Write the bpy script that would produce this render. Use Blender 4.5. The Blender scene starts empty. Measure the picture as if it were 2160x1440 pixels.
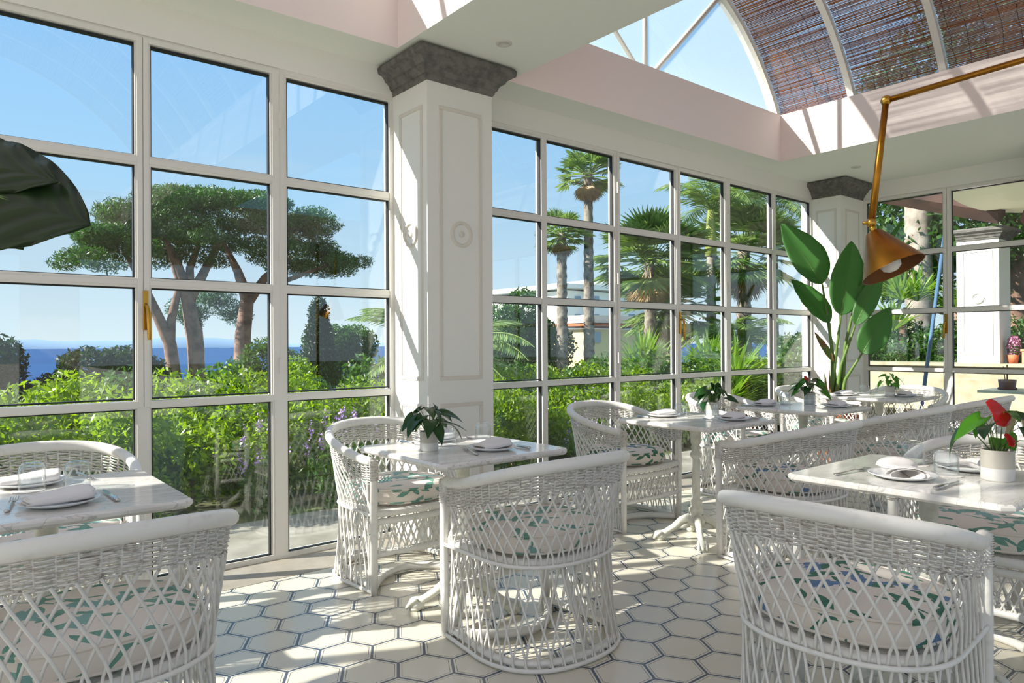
import bpy, math, random
import numpy as np
from mathutils import Vector, Matrix
random.seed(7); np.random.seed(7)
C = bpy.context.scene.collection
PI = math.pi
# ------------------------------------------------------------------ camera
cd = bpy.data.cameras.new('camera'); cam = bpy.data.objects.new('camera', cd); C.objects.link(cam)
yaw, pit, rol, FPX = 0.686133, 0.0031335, -0.0057991, 1497.85
Fv = Vector((math.sin(yaw)*math.cos(pit), math.cos(yaw)*math.cos(pit), math.sin(pit)))
Rv = Vector((math.cos(yaw), -math.sin(yaw), 0)); Uv = Rv.cross(Fv)
R2 = Rv*math.cos(rol)+Uv*math.sin(rol); U2 = -Rv*math.sin(rol)+Uv*math.cos(rol)
M = Matrix.Identity(4)
for i in range(3):
    M[i][0], M[i][1], M[i][2] = R2[i], U2[i], -Fv[i]
M.translation = Vector((0, 0, 1.22))
cam.matrix_world = M
cd.sensor_width = 36; cd.lens = 36*FPX/2160; cd.clip_start = .05; cd.clip_end = 60000
bpy.context.scene.camera = cam
# ------------------------------------------------------------------ light, sky, exposure
S = bpy.context.scene
S.view_settings.view_transform = 'Standard'; S.view_settings.look = 'None'
S.view_settings.gamma = 1; S.view_settings.use_curve_mapping = False
S.view_settings.exposure = 0.98
S.cycles.max_bounces = 14; S.cycles.transparent_max_bounces = 40; S.cycles.diffuse_bounces = 10
W = bpy.data.worlds.new('sky'); S.world = W; W.use_nodes = True
nt = W.node_tree; N = nt.nodes; L = nt.links
bg = N['Background']; bg.inputs['Strength'].default_value = 1.0
tc = N.new('ShaderNodeTexCoord'); sx = N.new('ShaderNodeSeparateXYZ'); L.new(tc.outputs['Generated'], sx.inputs[0])
cr = N.new('ShaderNodeValToRGB'); L.new(sx.outputs['Z'], cr.inputs[0])
els = cr.color_ramp.elements
els[0].position = 0.0; els[0].color = (.40, .48, .52, 1)
els[1].position = 1.0; els[1].color = (.28, .40, .58, 1)
for pos, c in ((.07, (.33, .43, .50, 1)), (.20, (.225, .37, .51, 1)), (.38, (.165, .33, .54, 1)), (.6, (.24, .38, .57, 1))):
    e = els.new(pos); e.color = c
# thin clouds
mp = N.new('ShaderNodeMapping'); mp.inputs['Scale'].default_value = (1.2, 1.2, 6); L.new(tc.outputs['Generated'], mp.inputs[0])
nz = N.new('ShaderNodeTexNoise'); nz.inputs['Scale'].default_value = 2.2; nz.inputs['Detail'].default_value = 8; L.new(mp.outputs[0], nz.inputs['Vector'])
r2 = N.new('ShaderNodeValToRGB'); L.new(nz.outputs['Fac'], r2.inputs[0])
r2.color_ramp.elements[0].position = .56; r2.color_ramp.elements[0].color = (0, 0, 0, 1)
r2.color_ramp.elements[1].position = .78; r2.color_ramp.elements[1].color = (.4, .4, .4, 1)
mx = N.new('ShaderNodeMix'); mx.data_type = 'RGBA'
L.new(r2.outputs[0], mx.inputs['Factor']); L.new(cr.outputs[0], mx.inputs['A']); mx.inputs['B'].default_value = (.42, .46, .5, 1)
L.new(mx.outputs['Result'], bg.inputs['Color'])
sd = bpy.data.lights.new('sun', 'SUN'); sd.energy = 6.6; sd.angle = math.radians(.6); sd.color = (1, .94, .85)
sun = bpy.data.objects.new('sun', sd); C.objects.link(sun)
SUND = Vector((2.05, -1, -1.37)).normalized()
sun.rotation_euler = (-SUND).to_track_quat('Z', 'Y').to_euler()
sun.location = (-8, 8, 9)
# ------------------------------------------------------------------ helpers
def lin(h):
    h = h.lstrip('#'); o = []
    for i in (0, 2, 4):
        v = int(h[i:i+2], 16)/255
        o.append(v/12.92 if v <= .04045 else ((v+.055)/1.055)**2.4)
    return (o[0], o[1], o[2], 1)
def mat(name, col, rough=.5, metal=0, noise=None, bump=None, spec=.5, sss=None, trans=None):
    m = bpy.data.materials.new(name); m.use_nodes = True
    nt = m.node_tree; b = nt.nodes['Principled BSDF']
    c = lin(col) if isinstance(col, str) else col
    b.inputs['Base Color'].default_value = c; b.inputs['Roughness'].default_value = rough
    b.inputs['Metallic'].default_value = metal; b.inputs['Specular IOR Level'].default_value = spec
    tc = nt.nodes.new('ShaderNodeTexCoord')
    if noise:                      # (scale, second colour, low, high)
        n = nt.nodes.new('ShaderNodeTexNoise'); n.inputs['Scale'].default_value = noise[0]; n.inputs['Detail'].default_value = 6
        nt.links.new(tc.outputs['Object'], n.inputs['Vector'])
        r = nt.nodes.new('ShaderNodeValToRGB'); nt.links.new(n.outputs['Fac'], r.inputs[0])
        r.color_ramp.elements[0].position = noise[2]; r.color_ramp.elements[0].color = c
        r.color_ramp.elements[1].position = noise[3]; r.color_ramp.elements[1].color = lin(noise[1]) if isinstance(noise[1], str) else noise[1]
        nt.links.new(r.outputs[0], b.inputs['Base Color'])
    if bump:                       # (scale, strength)
        n = nt.nodes.new('ShaderNodeTexNoise'); n.inputs['Scale'].default_value = bump[0]; n.inputs['Detail'].default_value = 5
        nt.links.new(tc.outputs['Object'], n.inputs['Vector'])
        bp = nt.nodes.new('ShaderNodeBump'); bp.inputs['Strength'].default_value = bump[1]; bp.inputs['Distance'].default_value = .01
        nt.links.new(n.outputs['Fac'], bp.inputs['Height']); nt.links.new(bp.outputs[0], b.inputs['Normal'])
    if trans:                      # leaves let light through
        t = nt.nodes.new('ShaderNodeBsdfTranslucent'); t.inputs['Color'].default_value = lin(trans[0]) if isinstance(trans[0], str) else trans[0]
        ms = nt.nodes.new('ShaderNodeMixShader'); ms.inputs[0].default_value = trans[1]
        out = nt.nodes['Material Output']
        nt.links.new(b.outputs[0], ms.inputs[1]); nt.links.new(t.outputs[0], ms.inputs[2]); nt.links.new(ms.outputs[0], out.inputs['Surface'])
    return m
def glassmat(name, f0=.05, tint=(.97, .985, .98, 1), pw=5, rough=0.0):
    m = bpy.data.materials.new(name); m.use_nodes = True
    nt = m.node_tree; nt.nodes.clear(); n = nt.nodes.new; l = nt.links.new
    out = n('ShaderNodeOutputMaterial'); ms = n('ShaderNodeMixShader'); t = n('ShaderNodeBsdfTransparent'); g = n('ShaderNodeBsdfGlossy')
    t.inputs[0].default_value = tint; g.inputs['Roughness'].default_value = rough
    lw = n('ShaderNodeLayerWeight'); lw.inputs[0].default_value = .5
    p = n('ShaderNodeMath'); p.operation = 'POWER'; p.inputs[1].default_value = pw; l(lw.outputs['Facing'], p.inputs[0])
    a = n('ShaderNodeMath'); a.operation = 'MULTIPLY_ADD'; a.inputs[1].default_value = 1-f0; a.inputs[2].default_value = f0; l(p.outputs[0], a.inputs[0])
    l(a.outputs[0], ms.inputs[0]); l(t.outputs[0], ms.inputs[1]); l(g.outputs[0], ms.inputs[2]); l(ms.outputs[0], out.inputs[0])
    return m
class MB:
    def __init__(s): s.v = []; s.f = []; s.m = []; s.k = 0; s.n = 0; s.sm = []; s.smooth = True
    def add(s, vs, fs):
        vs = np.asarray(vs, float); s.v.append(vs)
        n0 = s.n; s.n += len(vs)
        for f in fs: s.f.append([i+n0 for i in f])
        s.m += [s.k]*len(fs); s.sm += [s.smooth]*len(fs)
    def box(s, x0, x1, y0, y1, z0, z1):
        sm = s.smooth; s.smooth = False
        s.add([(x, y, z) for z in (z0, z1) for y in (y0, y1) for x in (x0, x1)], [(0, 2, 3, 1), (4, 5, 7, 6), (0, 1, 5, 4), (2, 6, 7, 3), (0, 4, 6, 2), (1, 3, 7, 5)])
        s.smooth = sm; return s
    def tube(s, pts, r, n=8, cap=True, flat=1, closed=False):
        P = np.asarray(pts, float); k = len(P); r = np.broadcast_to(np.asarray(r, float), (k,))
        T = np.gradient(P, axis=0)
        if closed: T = (np.roll(P, -1, 0)-np.roll(P, 1, 0))
        T /= (np.linalg.norm(T, axis=1)[:, None]+1e-12)
        u = np.cross(T[0], (0, 0, 1)); 
        if np.linalg.norm(u) < .1: u = np.cross(T[0], (1, 0, 0))
        u /= np.linalg.norm(u); vs = []
        a = np.arange(n)*2*PI/n; ca = np.cos(a)[:, None]; sa = np.sin(a)[:, None]
        for i in range(k):
            u = u-T[i]*(u@T[i]); u /= np.linalg.norm(u)+1e-12; w = np.cross(T[i], u)
            vs.append(P[i]+r[i]*(ca*u+sa*w*flat))
        vs = np.concatenate(vs); fs = []
        for i in range(k if closed else k-1):
            A = i*n; B = ((i+1) % k)*n
            for j in range(n):
                j2 = (j+1) % n; fs.append((A+j, A+j2, B+j2, B+j))
        if cap and not closed: fs.append(tuple(range(n))[::-1]); fs.append(tuple(range((k-1)*n, k*n)))
        s.add(vs, fs); return s
    def lathe(s, prof, o=(0, 0, 0), n=32, ax=None, flute=None):
        o = np.asarray(o, float); vs = []
        a = np.arange(n)*2*PI/n
        for (r, z) in prof:
            rr = r*np.ones(n)
            if flute and flute[0] <= z <= flute[1]: rr = r*(1-.10*(np.cos(a*flute[2]) < 0))
            vs.append(np.stack([rr*np.cos(a), rr*np.sin(a), z*np.ones(n)], 1))
        vs = np.concatenate(vs)
        if ax is not None:
            q = Vector((0, 0, 1)).rotation_difference(Vector(ax)).to_matrix(); vs = vs@np.array(q).T
        fs = []
        for i in range(len(prof)-1):
            for j in range(n):
                j2 = (j+1) % n; fs.append((i*n+j, i*n+j2, (i+1)*n+j2, (i+1)*n+j))
        s.add(vs+o, fs); return s
    def grid(s, G, closed=False):
        G = np.asarray(G, float); a, b = G.shape[:2]; fs = []
        for i in range(a-1):
            for j in range(b if closed else b-1):
                j2 = (j+1) % b; fs.append((i*b+j, i*b+j2, (i+1)*b+j2, (i+1)*b+j))
        s.add(G.reshape(-1, 3), fs); return s
    def quads(s, Q):
        Q = np.asarray(Q, float); n = len(Q)
        s.add(Q.reshape(-1, 3), np.arange(n*4).reshape(n, 4).tolist()); return s
    def mesh(s, name, mats):
        me = bpy.data.meshes.new(name); V = np.concatenate(s.v) if s.v else np.zeros((0, 3))
        me.from_pydata(V.tolist(), [], s.f)
        for m in (mats if isinstance(mats, (list, tuple)) else [mats]): me.materials.append(m)
        me.polygons.foreach_set('material_index', s.m); me.polygons.foreach_set('use_smooth', s.sm); me.update()
        return me
    def build(s, name, mats, parent=None, bevel=0, solid=0, label=None):
        o = bpy.data.objects.new(name, s.mesh(name, mats)); C.objects.link(o)
        if parent: o.parent = parent
        if solid: md = o.modifiers.new('s', 'SOLIDIFY'); md.thickness = solid; md.offset = 0
        if bevel: md = o.modifiers.new('b', 'BEVEL'); md.width = bevel; md.segments = 2; md.limit_method = 'ANGLE'
        if label: o['label'] = label
        return o
def tag(o, label, cat, group=None, kind=None):
    if label: o['label'] = label
    if cat: o['category'] = cat
    if group: o['group'] = group
    if kind: o['kind'] = kind
    return o
def thing(name, loc=(0, 0, 0), rz=0, label=None, cat=None, group=None):
    o = bpy.data.objects.new(name, None); C.objects.link(o); o.location = loc; o.rotation_euler = (0, 0, rz); o.empty_display_size = .1
    return tag(o, label, cat, group)
def struct(o): o['kind'] = 'structure'; return o
def dup(o, loc=None, rz=None, label=None, group=None, parent=None, scale=None):
    c = o.copy(); C.objects.link(c)
    if parent: c.parent = parent
    if loc is not None: c.location = loc
    if rz is not None: c.rotation_euler = (0, 0, rz)
    if label: c['label'] = label
    if group: c['group'] = group
    if scale: c.scale = (scale,)*3
    for ch in kids.get(o.name, []):
        d = ch.copy(); C.objects.link(d); d.parent = c
        for g in kids.get(ch.name, []):
            e = g.copy(); C.objects.link(e); e.parent = d
    return c
kids = {}
def index_kids():
    kids.clear()
    for o in C.objects:
        if o.parent: kids.setdefault(o.parent.name, []).append(o)
# ------------------------------------------------------------------ materials
PLASTER = mat('white plaster', '#e5e4de', .7, bump=(60, .04))
MOULD = mat('warm grey moulding', '#d5d0c6', .8)
PLPINK = mat('pinkish plaster', '#e6d2ca', .8)
FRAME = mat('white painted aluminium', '#dddbd5', .35)
GASK = mat('black rubber gasket', '#0b0d10', .5)
PANE = glassmat('window glass', .055)
SKYL = glassmat('roof glass', .04)
_n = SKYL.node_tree; _o = [q for q in _n.nodes if q.type == 'OUTPUT_MATERIAL'][0]; _s = _o.inputs[0].links[0].from_socket
_t = _n.nodes.new('ShaderNodeBsdfTranslucent'); _t.inputs[0].default_value = (.9, .92, .95, 1); _m = _n.nodes.new('ShaderNodeMixShader'); _m.inputs[0].default_value = .14   # dust on the roof panes
_n.links.new(_s, _m.inputs[1]); _n.links.new(_t.outputs[0], _m.inputs[2]); _n.links.new(_m.outputs[0], _o.inputs[0])
TUMB = glassmat('drinking glass', .06, (.965, .98, .985, 1), 3.0)
STONE = mat('grey stone capital', '#716f6b', .8, noise=(22, '#4a4947', .38, .75), bump=(50, .5))
SILL = mat('grey stone threshold', '#a39c90', .6, noise=(9, '#8f887c', .3, .75), bump=(60, .1))
RATTAN = mat('white painted rattan', '#e6e4df', .38, noise=(30, '#d2cec6', .55, .85))
WICKER = mat('white painted woven cane', '#dedbd6', .45, noise=(70, '#9c8f82', .50, .74))
IRON = mat('white painted cast iron', '#d3d4ca', .4, bump=(40, .25), noise=(25, '#bdb9a8', .5, .8))
RUST = mat('rusty steel bracket', '#b9b4a8', .6, noise=(40, '#7d5332', .5, .62))
CHINA = mat('white china', '#e3e4e6', .12)
LINEN = mat('white linen napkin', '#e8e4e2', .85, bump=(220, .15))
PAPER = mat('white paper coaster', '#e9e4df', .9)
STEEL = mat('polished steel', '#c9c7c4', .16, 1)
BRASS = mat('aged brass', '#a8742a', .33, 1, noise=(7, '#7c5220', .4, .75))
BRASSIN = mat('dull brass inside', '#6b4526', .55, .8)
GOLDH = mat('brass handle metal', '#b98f3f', .28, 1)
BULB = mat('frosted glass bulb', '#d9d5d0', .3)
POTW = mat('white glaze', '#e2e1de', .5)
POTG = mat('greige glaze', '#c3bdb2', .35)
SOIL = mat('potting soil', '#2b1d13', .95)
TERRA = mat('terracotta', '#b4623d', .8, noise=(12, '#c98560', .4, .8))
ANTH = mat('anthurium leaf green', '#1f4a16', .3, trans=('#4c8a18', .3))
ANTHL = mat('light anthurium leaf green', '#4f8f22', .3, trans=('#8cc63a', .4))
STEM = mat('plant stem green', '#5d7a35', .5)
REDF = mat('red anthurium flower', '#c2201c', .25, trans=('#e8301c', .2))
REDB = mat('dark red bud', '#5a1418', .4)
def leafmat(name, c1, c2, tr, veins=60):
    m = mat(name, c1, .38, trans=(tr, .35)); nt = m.node_tree; b = nt.nodes['Principled BSDF']
    uv = nt.nodes.new('ShaderNodeUVMap'); w = nt.nodes.new('ShaderNodeTexWave'); w.inputs['Scale'].default_value = veins; w.inputs['Distortion'].default_value = 1.2
    w.bands_direction = 'Y'; nt.links.new(uv.outputs[0], w.inputs['Vector'])
    mx = nt.nodes.new('ShaderNodeMix'); mx.data_type = 'RGBA'; mx.inputs['A'].default_value = lin(c1); mx.inputs['B'].default_value = lin(c2)
    nt.links.new(w.outputs['Fac'], mx.inputs['Factor']); nt.links.new(mx.outputs['Result'], b.inputs['Base Color'])
    bp = nt.nodes.new('ShaderNodeBump'); bp.inputs['Strength'].default_value = .35; bp.inputs['Distance'].default_value = .01
    nt.links.new(w.outputs['Fac'], bp.inputs['Height']); nt.links.new(bp.outputs[0], b.inputs['Normal'])
    return m
BIGLEAF = leafmat('strelitzia leaf', '#35642f', '#5f9450', '#86cc22', 9)
DARKLEAF = leafmat('dark glossy leaf', '#27381d', '#2f4323', '#3d6420', 1.2)
def marble():
    m = mat('white marble', '#ece9e4', .13); nt = m.node_tree; n = nt.nodes.new; l = nt.links.new; b = nt.nodes['Principled BSDF']
    tc = n('ShaderNodeTexCoord'); nz = n('ShaderNodeTexNoise'); nz.inputs['Scale'].default_value = 3.5; nz.inputs['Detail'].default_value = 10; nz.inputs['Distortion'].default_value = 1.6
    mp = n('ShaderNodeMapping'); mp.inputs['Rotation'].default_value = (0, 0, .5); mp.inputs['Scale'].default_value = (1, 3, 1)
    l(tc.outputs['Object'], mp.inputs[0]); l(mp.outputs[0], nz.inputs['Vector'])
    r = n('ShaderNodeValToRGB'); e = r.color_ramp.elements; e[0].position = .38; e[0].color = lin('#ebe8e3'); e[1].position = .62; e[1].color = lin('#dcd8d2')
    x = e.new(.49); x.color = lin('#e4e0da'); x = e.new(.502); x.color = lin('#bab6b3'); x = e.new(.515); x.color = lin('#e6e2dc')
    l(nz.outputs['Fac'], r.inputs[0]); l(r.outputs[0], b.inputs['Base Color']); return m
MARBLE = marble()
def hexfloor():
    m = mat('hexagonal cement tiles', '#cfcabb', .22); nt = m.node_tree; n = nt.nodes.new; l = nt.links.new; b = nt.nodes['Principled BSDF']
    def vm(op, a, c=None):
        k = n('ShaderNodeVectorMath'); k.operation = op
        if hasattr(a, 'default_value') or isinstance(a, bpy.types.NodeSocket): l(a, k.inputs[0])
        if isinstance(c, tuple): k.inputs[1].default_value = c
        elif c is not None: l(c, k.inputs[1])
        return k
    def ma(op, a, c, clamp=False):
        k = n('ShaderNodeMath'); k.operation = op; k.use_clamp = clamp
        for i, q in enumerate((a, c)):
            if isinstance(q, (int, float)): k.inputs[i].default_value = q
            elif q is not None: l(q, k.inputs[i])
        return k.outputs[0]
    g = n('ShaderNodeNewGeometry'); R3 = math.sqrt(3)
    sxy = vm('SUBTRACT', g.outputs['Position'], (2.862, 2.286, 0))
    sc = vm('MULTIPLY', sxy.outputs[0], (R3/2/.1775, 1/.2034, 0))
    off = vm('ADD', sc.outputs[0], (R3*100, 100, 0))
    off2 = vm('ADD', sc.outputs[0], (R3*100+R3/2, 100.5, 0))
    r = (R3, 1, 1); h = (R3/2, .5, 0)
    A = vm('SUBTRACT', vm('MODULO', vm('ADD', off.outputs[0], h).outputs[0], r).outputs[0], h)
    B = vm('SUBTRACT', vm('MODULO', vm('ADD', off2.outputs[0], h).outputs[0], r).outputs[0], h)
    la = vm('LENGTH', A.outputs[0]).outputs['Value']; lb = vm('LENGTH', B.outputs[0]).outputs['Value']
    fac = ma('LESS_THAN', lb, la)
    mxv = n('ShaderNodeMix'); mxv.data_type = 'VECTOR'; l(fac, mxv.inputs['Factor']); l(A.outputs[0], mxv.inputs['A']); l(B.outputs[0], mxv.inputs['B'])
    ab = vm('ABSOLUTE', mxv.outputs['Result'])
    d1 = vm('DOT_PRODUCT', ab.outputs[0], (R3/2, .5, 0)).outputs['Value']; d2 = vm('DOT_PRODUCT', ab.outputs[0], (0, 1, 0)).outputs['Value']
    d = ma('MAXIMUM', d1, d2)          # .5 at the joint
    ramp = n('ShaderNodeValToRGB'); ramp.color_ramp.interpolation = 'CONSTANT'; e = ramp.color_ramp.elements
    t = ma('MULTIPLY', d, 2)
    l(t, ramp.inputs[0])
    e[0].position = 0; e[0].color = (0, 0, 0, 1); e[1].position = .855; e[1].color = (1, 1, 1, 1)
    for p_, v in ((.873, 0), (.946, 1), (.962, .86), (.988, .96)): x = e.new(p_); x.color = (v, v, v, 1)
    nz = n('ShaderNodeTexNoise'); nz.inputs['Scale'].default_value = 3; nz.inputs['Detail'].default_value = 5; l(g.outputs['Position'], nz.inputs['Vector'])
    c1 = n('ShaderNodeMix'); c1.data_type = 'RGBA'; c1.inputs['A'].default_value = lin('#ddd8c8'); c1.inputs['B'].default_value = lin('#d0cabb'); l(nz.outputs['Fac'], c1.inputs['Factor'])
    c2 = n('ShaderNodeMix'); c2.data_type = 'RGBA'; c2.inputs['B'].default_value = lin('#1f3455'); l(ramp.outputs[0], c2.inputs['Factor']); l(c1.outputs['Result'], c2.inputs['A'])
    l(c2.outputs['Result'], b.inputs['Base Color'])
    n3 = n('ShaderNodeTexNoise'); n3.inputs['Scale'].default_value = 160; l(g.outputs['Position'], n3.inputs['Vector'])
    bp = n('ShaderNodeBump'); bp.inputs['Strength'].default_value = .12; bp.inputs['Distance'].default_value = .004; l(n3.outputs['Fac'], bp.inputs['Height']); l(bp.outputs[0], b.inputs['Normal'])
    return m
HEXF = hexfloor()
def floral(name, green, green2, blue, bluemix):
    m = mat(name, '#e6ddd4', .85); nt = m.node_tree; n = nt.nodes.new; l = nt.links.new; b = nt.nodes['Principled BSDF']
    uv = n('ShaderNodeUVMap'); nz = n('ShaderNodeTexNoise'); nz.inputs['Scale'].default_value = 14; nz.inputs['Detail'].default_value = 2; l(uv.outputs[0], nz.inputs['Vector'])
    ws = n('ShaderNodeVectorMath'); ws.operation = 'SCALE'; ws.inputs['Scale'].default_value = .022; l(nz.outputs['Color'], ws.inputs[0])
    uw = n('ShaderNodeVectorMath'); uw.operation = 'ADD'; l(uv.outputs[0], uw.inputs[0]); l(ws.outputs[0], uw.inputs[1])
    col = None; base = lin('#e6ddd4')
    prev = None
    for (scale, seed, a, bb, colr, colr2, jag) in ((8.5, 0, .45, .17, green, green2, 0), (6.5, 3.3, .52, .24, blue, bluemix, 1), (11, 7.7, .42, .13, green2, green, 0), (5.5, 11.1, .5, .035, green, green2, 0)):
        ad = n('ShaderNodeVectorMath'); ad.operation = 'ADD'; ad.inputs[1].default_value = (seed, seed*.7, 0); l(uw.outputs[0], ad.inputs[0])
        v = n('ShaderNodeTexVoronoi'); v.voronoi_dimensions = '2D'; v.inputs['Scale'].default_value = scale; v.inputs['Randomness'].default_value = .8; l(ad.outputs[0], v.inputs['Vector'])
        sc = n('ShaderNodeVectorMath'); sc.operation = 'SUBTRACT'; l(ad.outputs[0], sc.inputs[0]); l(v.outputs['Position'], sc.inputs[1])
        s2 = n('ShaderNodeVectorMath'); s2.operation = 'SCALE'; s2.inputs['Scale'].default_value = scale; l(sc.outputs[0], s2.inputs[0])
        sep = n('ShaderNodeSeparateColor'); l(v.outputs['Color'], sep.inputs[0])
        an = n('ShaderNodeMath'); an.operation = 'MULTIPLY'; an.inputs[1].default_value = 6.283; l(sep.outputs[0], an.inputs[0])
        rt = n('ShaderNodeVectorRotate'); rt.rotation_type = 'Z_AXIS'; l(s2.outputs[0], rt.inputs['Vector']); l(an.outputs[0], rt.inputs['Angle'])
        sp = n('ShaderNodeSeparateXYZ'); l(rt.outputs[0], sp.inputs[0])
        def ma(op, p, q=None, r=None):
            k = n('ShaderNodeMath'); k.operation = op
            for i, z in enumerate((p, q, r)):
                if z is None: continue
                if isinstance(z, (int, float)): k.inputs[i].default_value = z
                else: l(z, k.inputs[i])
            return k.outputs[0]
        u2 = ma('POWER', ma('DIVIDE', ma('ABSOLUTE', sp.outputs['X']), a), 2.0)
        lim = ma('MULTIPLY', ma('SUBTRACT', 1.0, u2), bb)
        av = ma('ABSOLUTE', sp.outputs['Y'])
        if jag:
            j = n('ShaderNodeTexNoise'); j.inputs['Scale'].default_value = 38; j.inputs['Detail'].default_value = 2; l(uv.outputs[0], j.inputs['Vector'])
            lim = ma('MULTIPLY', lim, ma('MULTIPLY_ADD', j.outputs['Fac'], 3.4, -.9))
        inside = ma('LESS_THAN', av, lim)
        keep = ma('GREATER_THAN', sep.outputs[1], .34 if not jag else .45)
        inside = ma('MULTIPLY', inside, keep)
        shade = n('ShaderNodeMix'); shade.data_type = 'RGBA'; shade.inputs['A'].default_value = lin(colr); shade.inputs['B'].default_value = lin(colr2)
        nz2 = n('ShaderNodeTexNoise'); nz2.inputs['Scale'].default_value = 30; l(uv.outputs[0], nz2.inputs['Vector']); l(nz2.outputs['Fac'], shade.inputs['Factor'])
        mm = n('ShaderNodeMix'); mm.data_type = 'RGBA'; l(inside, mm.inputs['Factor']); l(shade.outputs['Result'], mm.inputs['B'])
        if prev: l(prev, mm.inputs['A'])
        else: mm.inputs['A'].default_value = base
        prev = mm.outputs['Result']
    l(prev, b.inputs['Base Color']); return m
CUSHG = floral('green leaf printed cotton', '#3b7d6a', '#93b9ac', '#8fb5b4', '#7aa8a0')
CUSHB = floral('green and blue floral printed cotton', '#215c43', '#5f9180', '#3c6c9c', '#8298b8')
# ------------------------------------------------------------------ room shell
DW = 3.983; XR = 8.08; ZC = 2.97
b = MB(); b.box(-6, XR+.1, -4.5, 3.645, -.12, 0); struct(b.build('floor', HEXF))
b = MB(); b.box(-6, XR+.1, 3.645, 4.12, -.12, 0.002); struct(b.build('trim_1', SILL))
b = MB(); b.box(XR+.1, 14, -4.5, 8, -.6, -.42); struct(b.build('ground_terrace', mat('pale terrace paving', '#b5ad9c', .7)))
# ceiling slab with the two long roof openings
b = MB(); YO = 3.665; YN = -3.5
for x0, x1 in ((-6, -2.13), (2.14, 2.98), (6.385, XR+.12)): b.box(x0, x1, YN, YO, ZC, 3.42)
b.box(-6, XR+.12, YO, 4.13, ZC, 3.42); b.box(-6, XR+.12, -4.6, YN, ZC, 3.42)
CEILM = mat('white ceiling with green light tint', '#e3e6de', .8); UPST = mat('white upstand with pink light tint', '#e9deda', .8)  # white slab; greenish and pinkish casts of the light put into the colours
ce = struct(b.build('ceiling', [CEILM, UPST]))
for p_ in ce.data.polygons: p_.material_index = 1 if abs(p_.normal.z) < .5 else 0
# long window wall above the heads
b = MB(); b.box(-6, XR+.12, DW-.015, 4.13, 2.80, ZC); struct(b.build('wall_window', PLASTER))
b = MB(); b.box(XR-.015, XR+.12, -4.6, 3.66, 2.80, ZC); struct(b.build('wall_right', PLASTER))
# unseen back of the room: piers and lintel, openings added to let daylight in
b = MB()
b.box(-6, XR, -4.6, -4.45, 2.55, ZC)
for x in (-6, -3.2, -.4, 1.0, 4.2, 7.4): b.box(x, x+.75, -4.6, -4.45, 0, 2.55)
struct(b.build('wall_back', PLPINK))
b = MB(); b.box(-6.1, -6, -4.6, 4.1, 2.8, ZC)
for y in (-4.6, -2.4, -.2, 1.9, 3.6): b.box(-6.1, -6, y, y+.4, 0, 2.8)
struct(b.build('wall_left', PLASTER))
# pillars
def frustum_stack(b, x0, x1, y0, y1, prof):
    for (za, ea), (zb, eb) in zip(prof[:-1], prof[1:]):
        vs = []
        for z, e in ((za, ea), (zb, eb)): vs += [(x0-e, y0-e, z), (x1+e, y0-e, z), (x1+e, y1, z), (x0-e, y1, z)]
        sm = b.smooth; b.smooth = False; b.add(vs, [(0, 1, 5, 4), (1, 2, 6, 5), (3, 0, 4, 7), (2, 3, 7, 6), (0, 3, 2, 1), (4, 5, 6, 7)]); b.smooth = sm
CAPP = [(2.795, .004), (2.81, .014), (2.825, .016), (2.828, .026), (2.85, .034), (2.868, .05), (2.872, .062), (2.89, .07), (2.905, .085), (2.91, .1), (2.915, .112), (2.945, .118), (2.962, .108)]
def panelring(b, f, u0, u1, z0, z1, w=.024, d=.006):
    for (a, c, e, g) in ((u0, u1, z1-w, z1), (u0, u1, z0, z0+w), (u0, u0+w, z0+w, z1-w), (u1-w, u1, z0+w, z1-w)): f(b, a, c, e, g, d)
def pillar(name, x0, x1, y0, y1, faces):
    b = MB(); b.box(x0, x1, y0, y1, 0, 2.81)
    root = struct(b.build(name, PLASTER))
    m = MB()
    def fx(b, a, c, e, g, d): b.box(x0-d, x0+.001, a, c, e, g)     # face towards -X
    def fy(b, a, c, e, g, d): b.box(a, c, y0-d, y0+.001, e, g)     # face towards -Y
    for f, u0, u1, cu in faces:
        g = fx if f == 'x' else fy
        panelring(m, g, u0, u1, 1.0, 2.66); panelring(m, g, u0, u1, .16, .86)
        ax = (-1, 0, 0) if f == 'x' else (0, -1, 0)
        o = (x0, cu, 1.895) if f == 'x' else (cu, y0, 1.895)
        for ra, rb in ((.082, .058),):
            m.lathe([(ra, 0), (ra-.004, .012), (rb+.004, .012), (rb, 0)], o, 40, ax)
        m.lathe([(.02, 0), (.018, .01), (.0, .012)], o, 20, ax)
    m.build('moulding', MOULD, root, bevel=.003)
    c = MB(); frustum_stack(c, x0, x1, y0, y1, CAPP); c.build('capital', STONE, root, label='dark grey carved stone capital')
pillar('trim_2', 2.288, 2.776, 3.581, 4.1, (('x', 3.63, 3.90, 3.77), ('y', 2.37, 2.69, 2.535)))
pillar('trim_3', 7.562, 8.10, 3.65, 4.1, (('x', 3.70, 3.93, 3.82), ('y', 7.66, 7.98, 7.82)))
pillar('trim_4', 7.66, 8.12, 1.46, 1.95, (('x', 1.53, 1.88, 1.7),))
pillar('trim_5', -2.98, -2.5, 3.581, 4.1, (('y', -2.88, -2.6, -2.74),))
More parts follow.
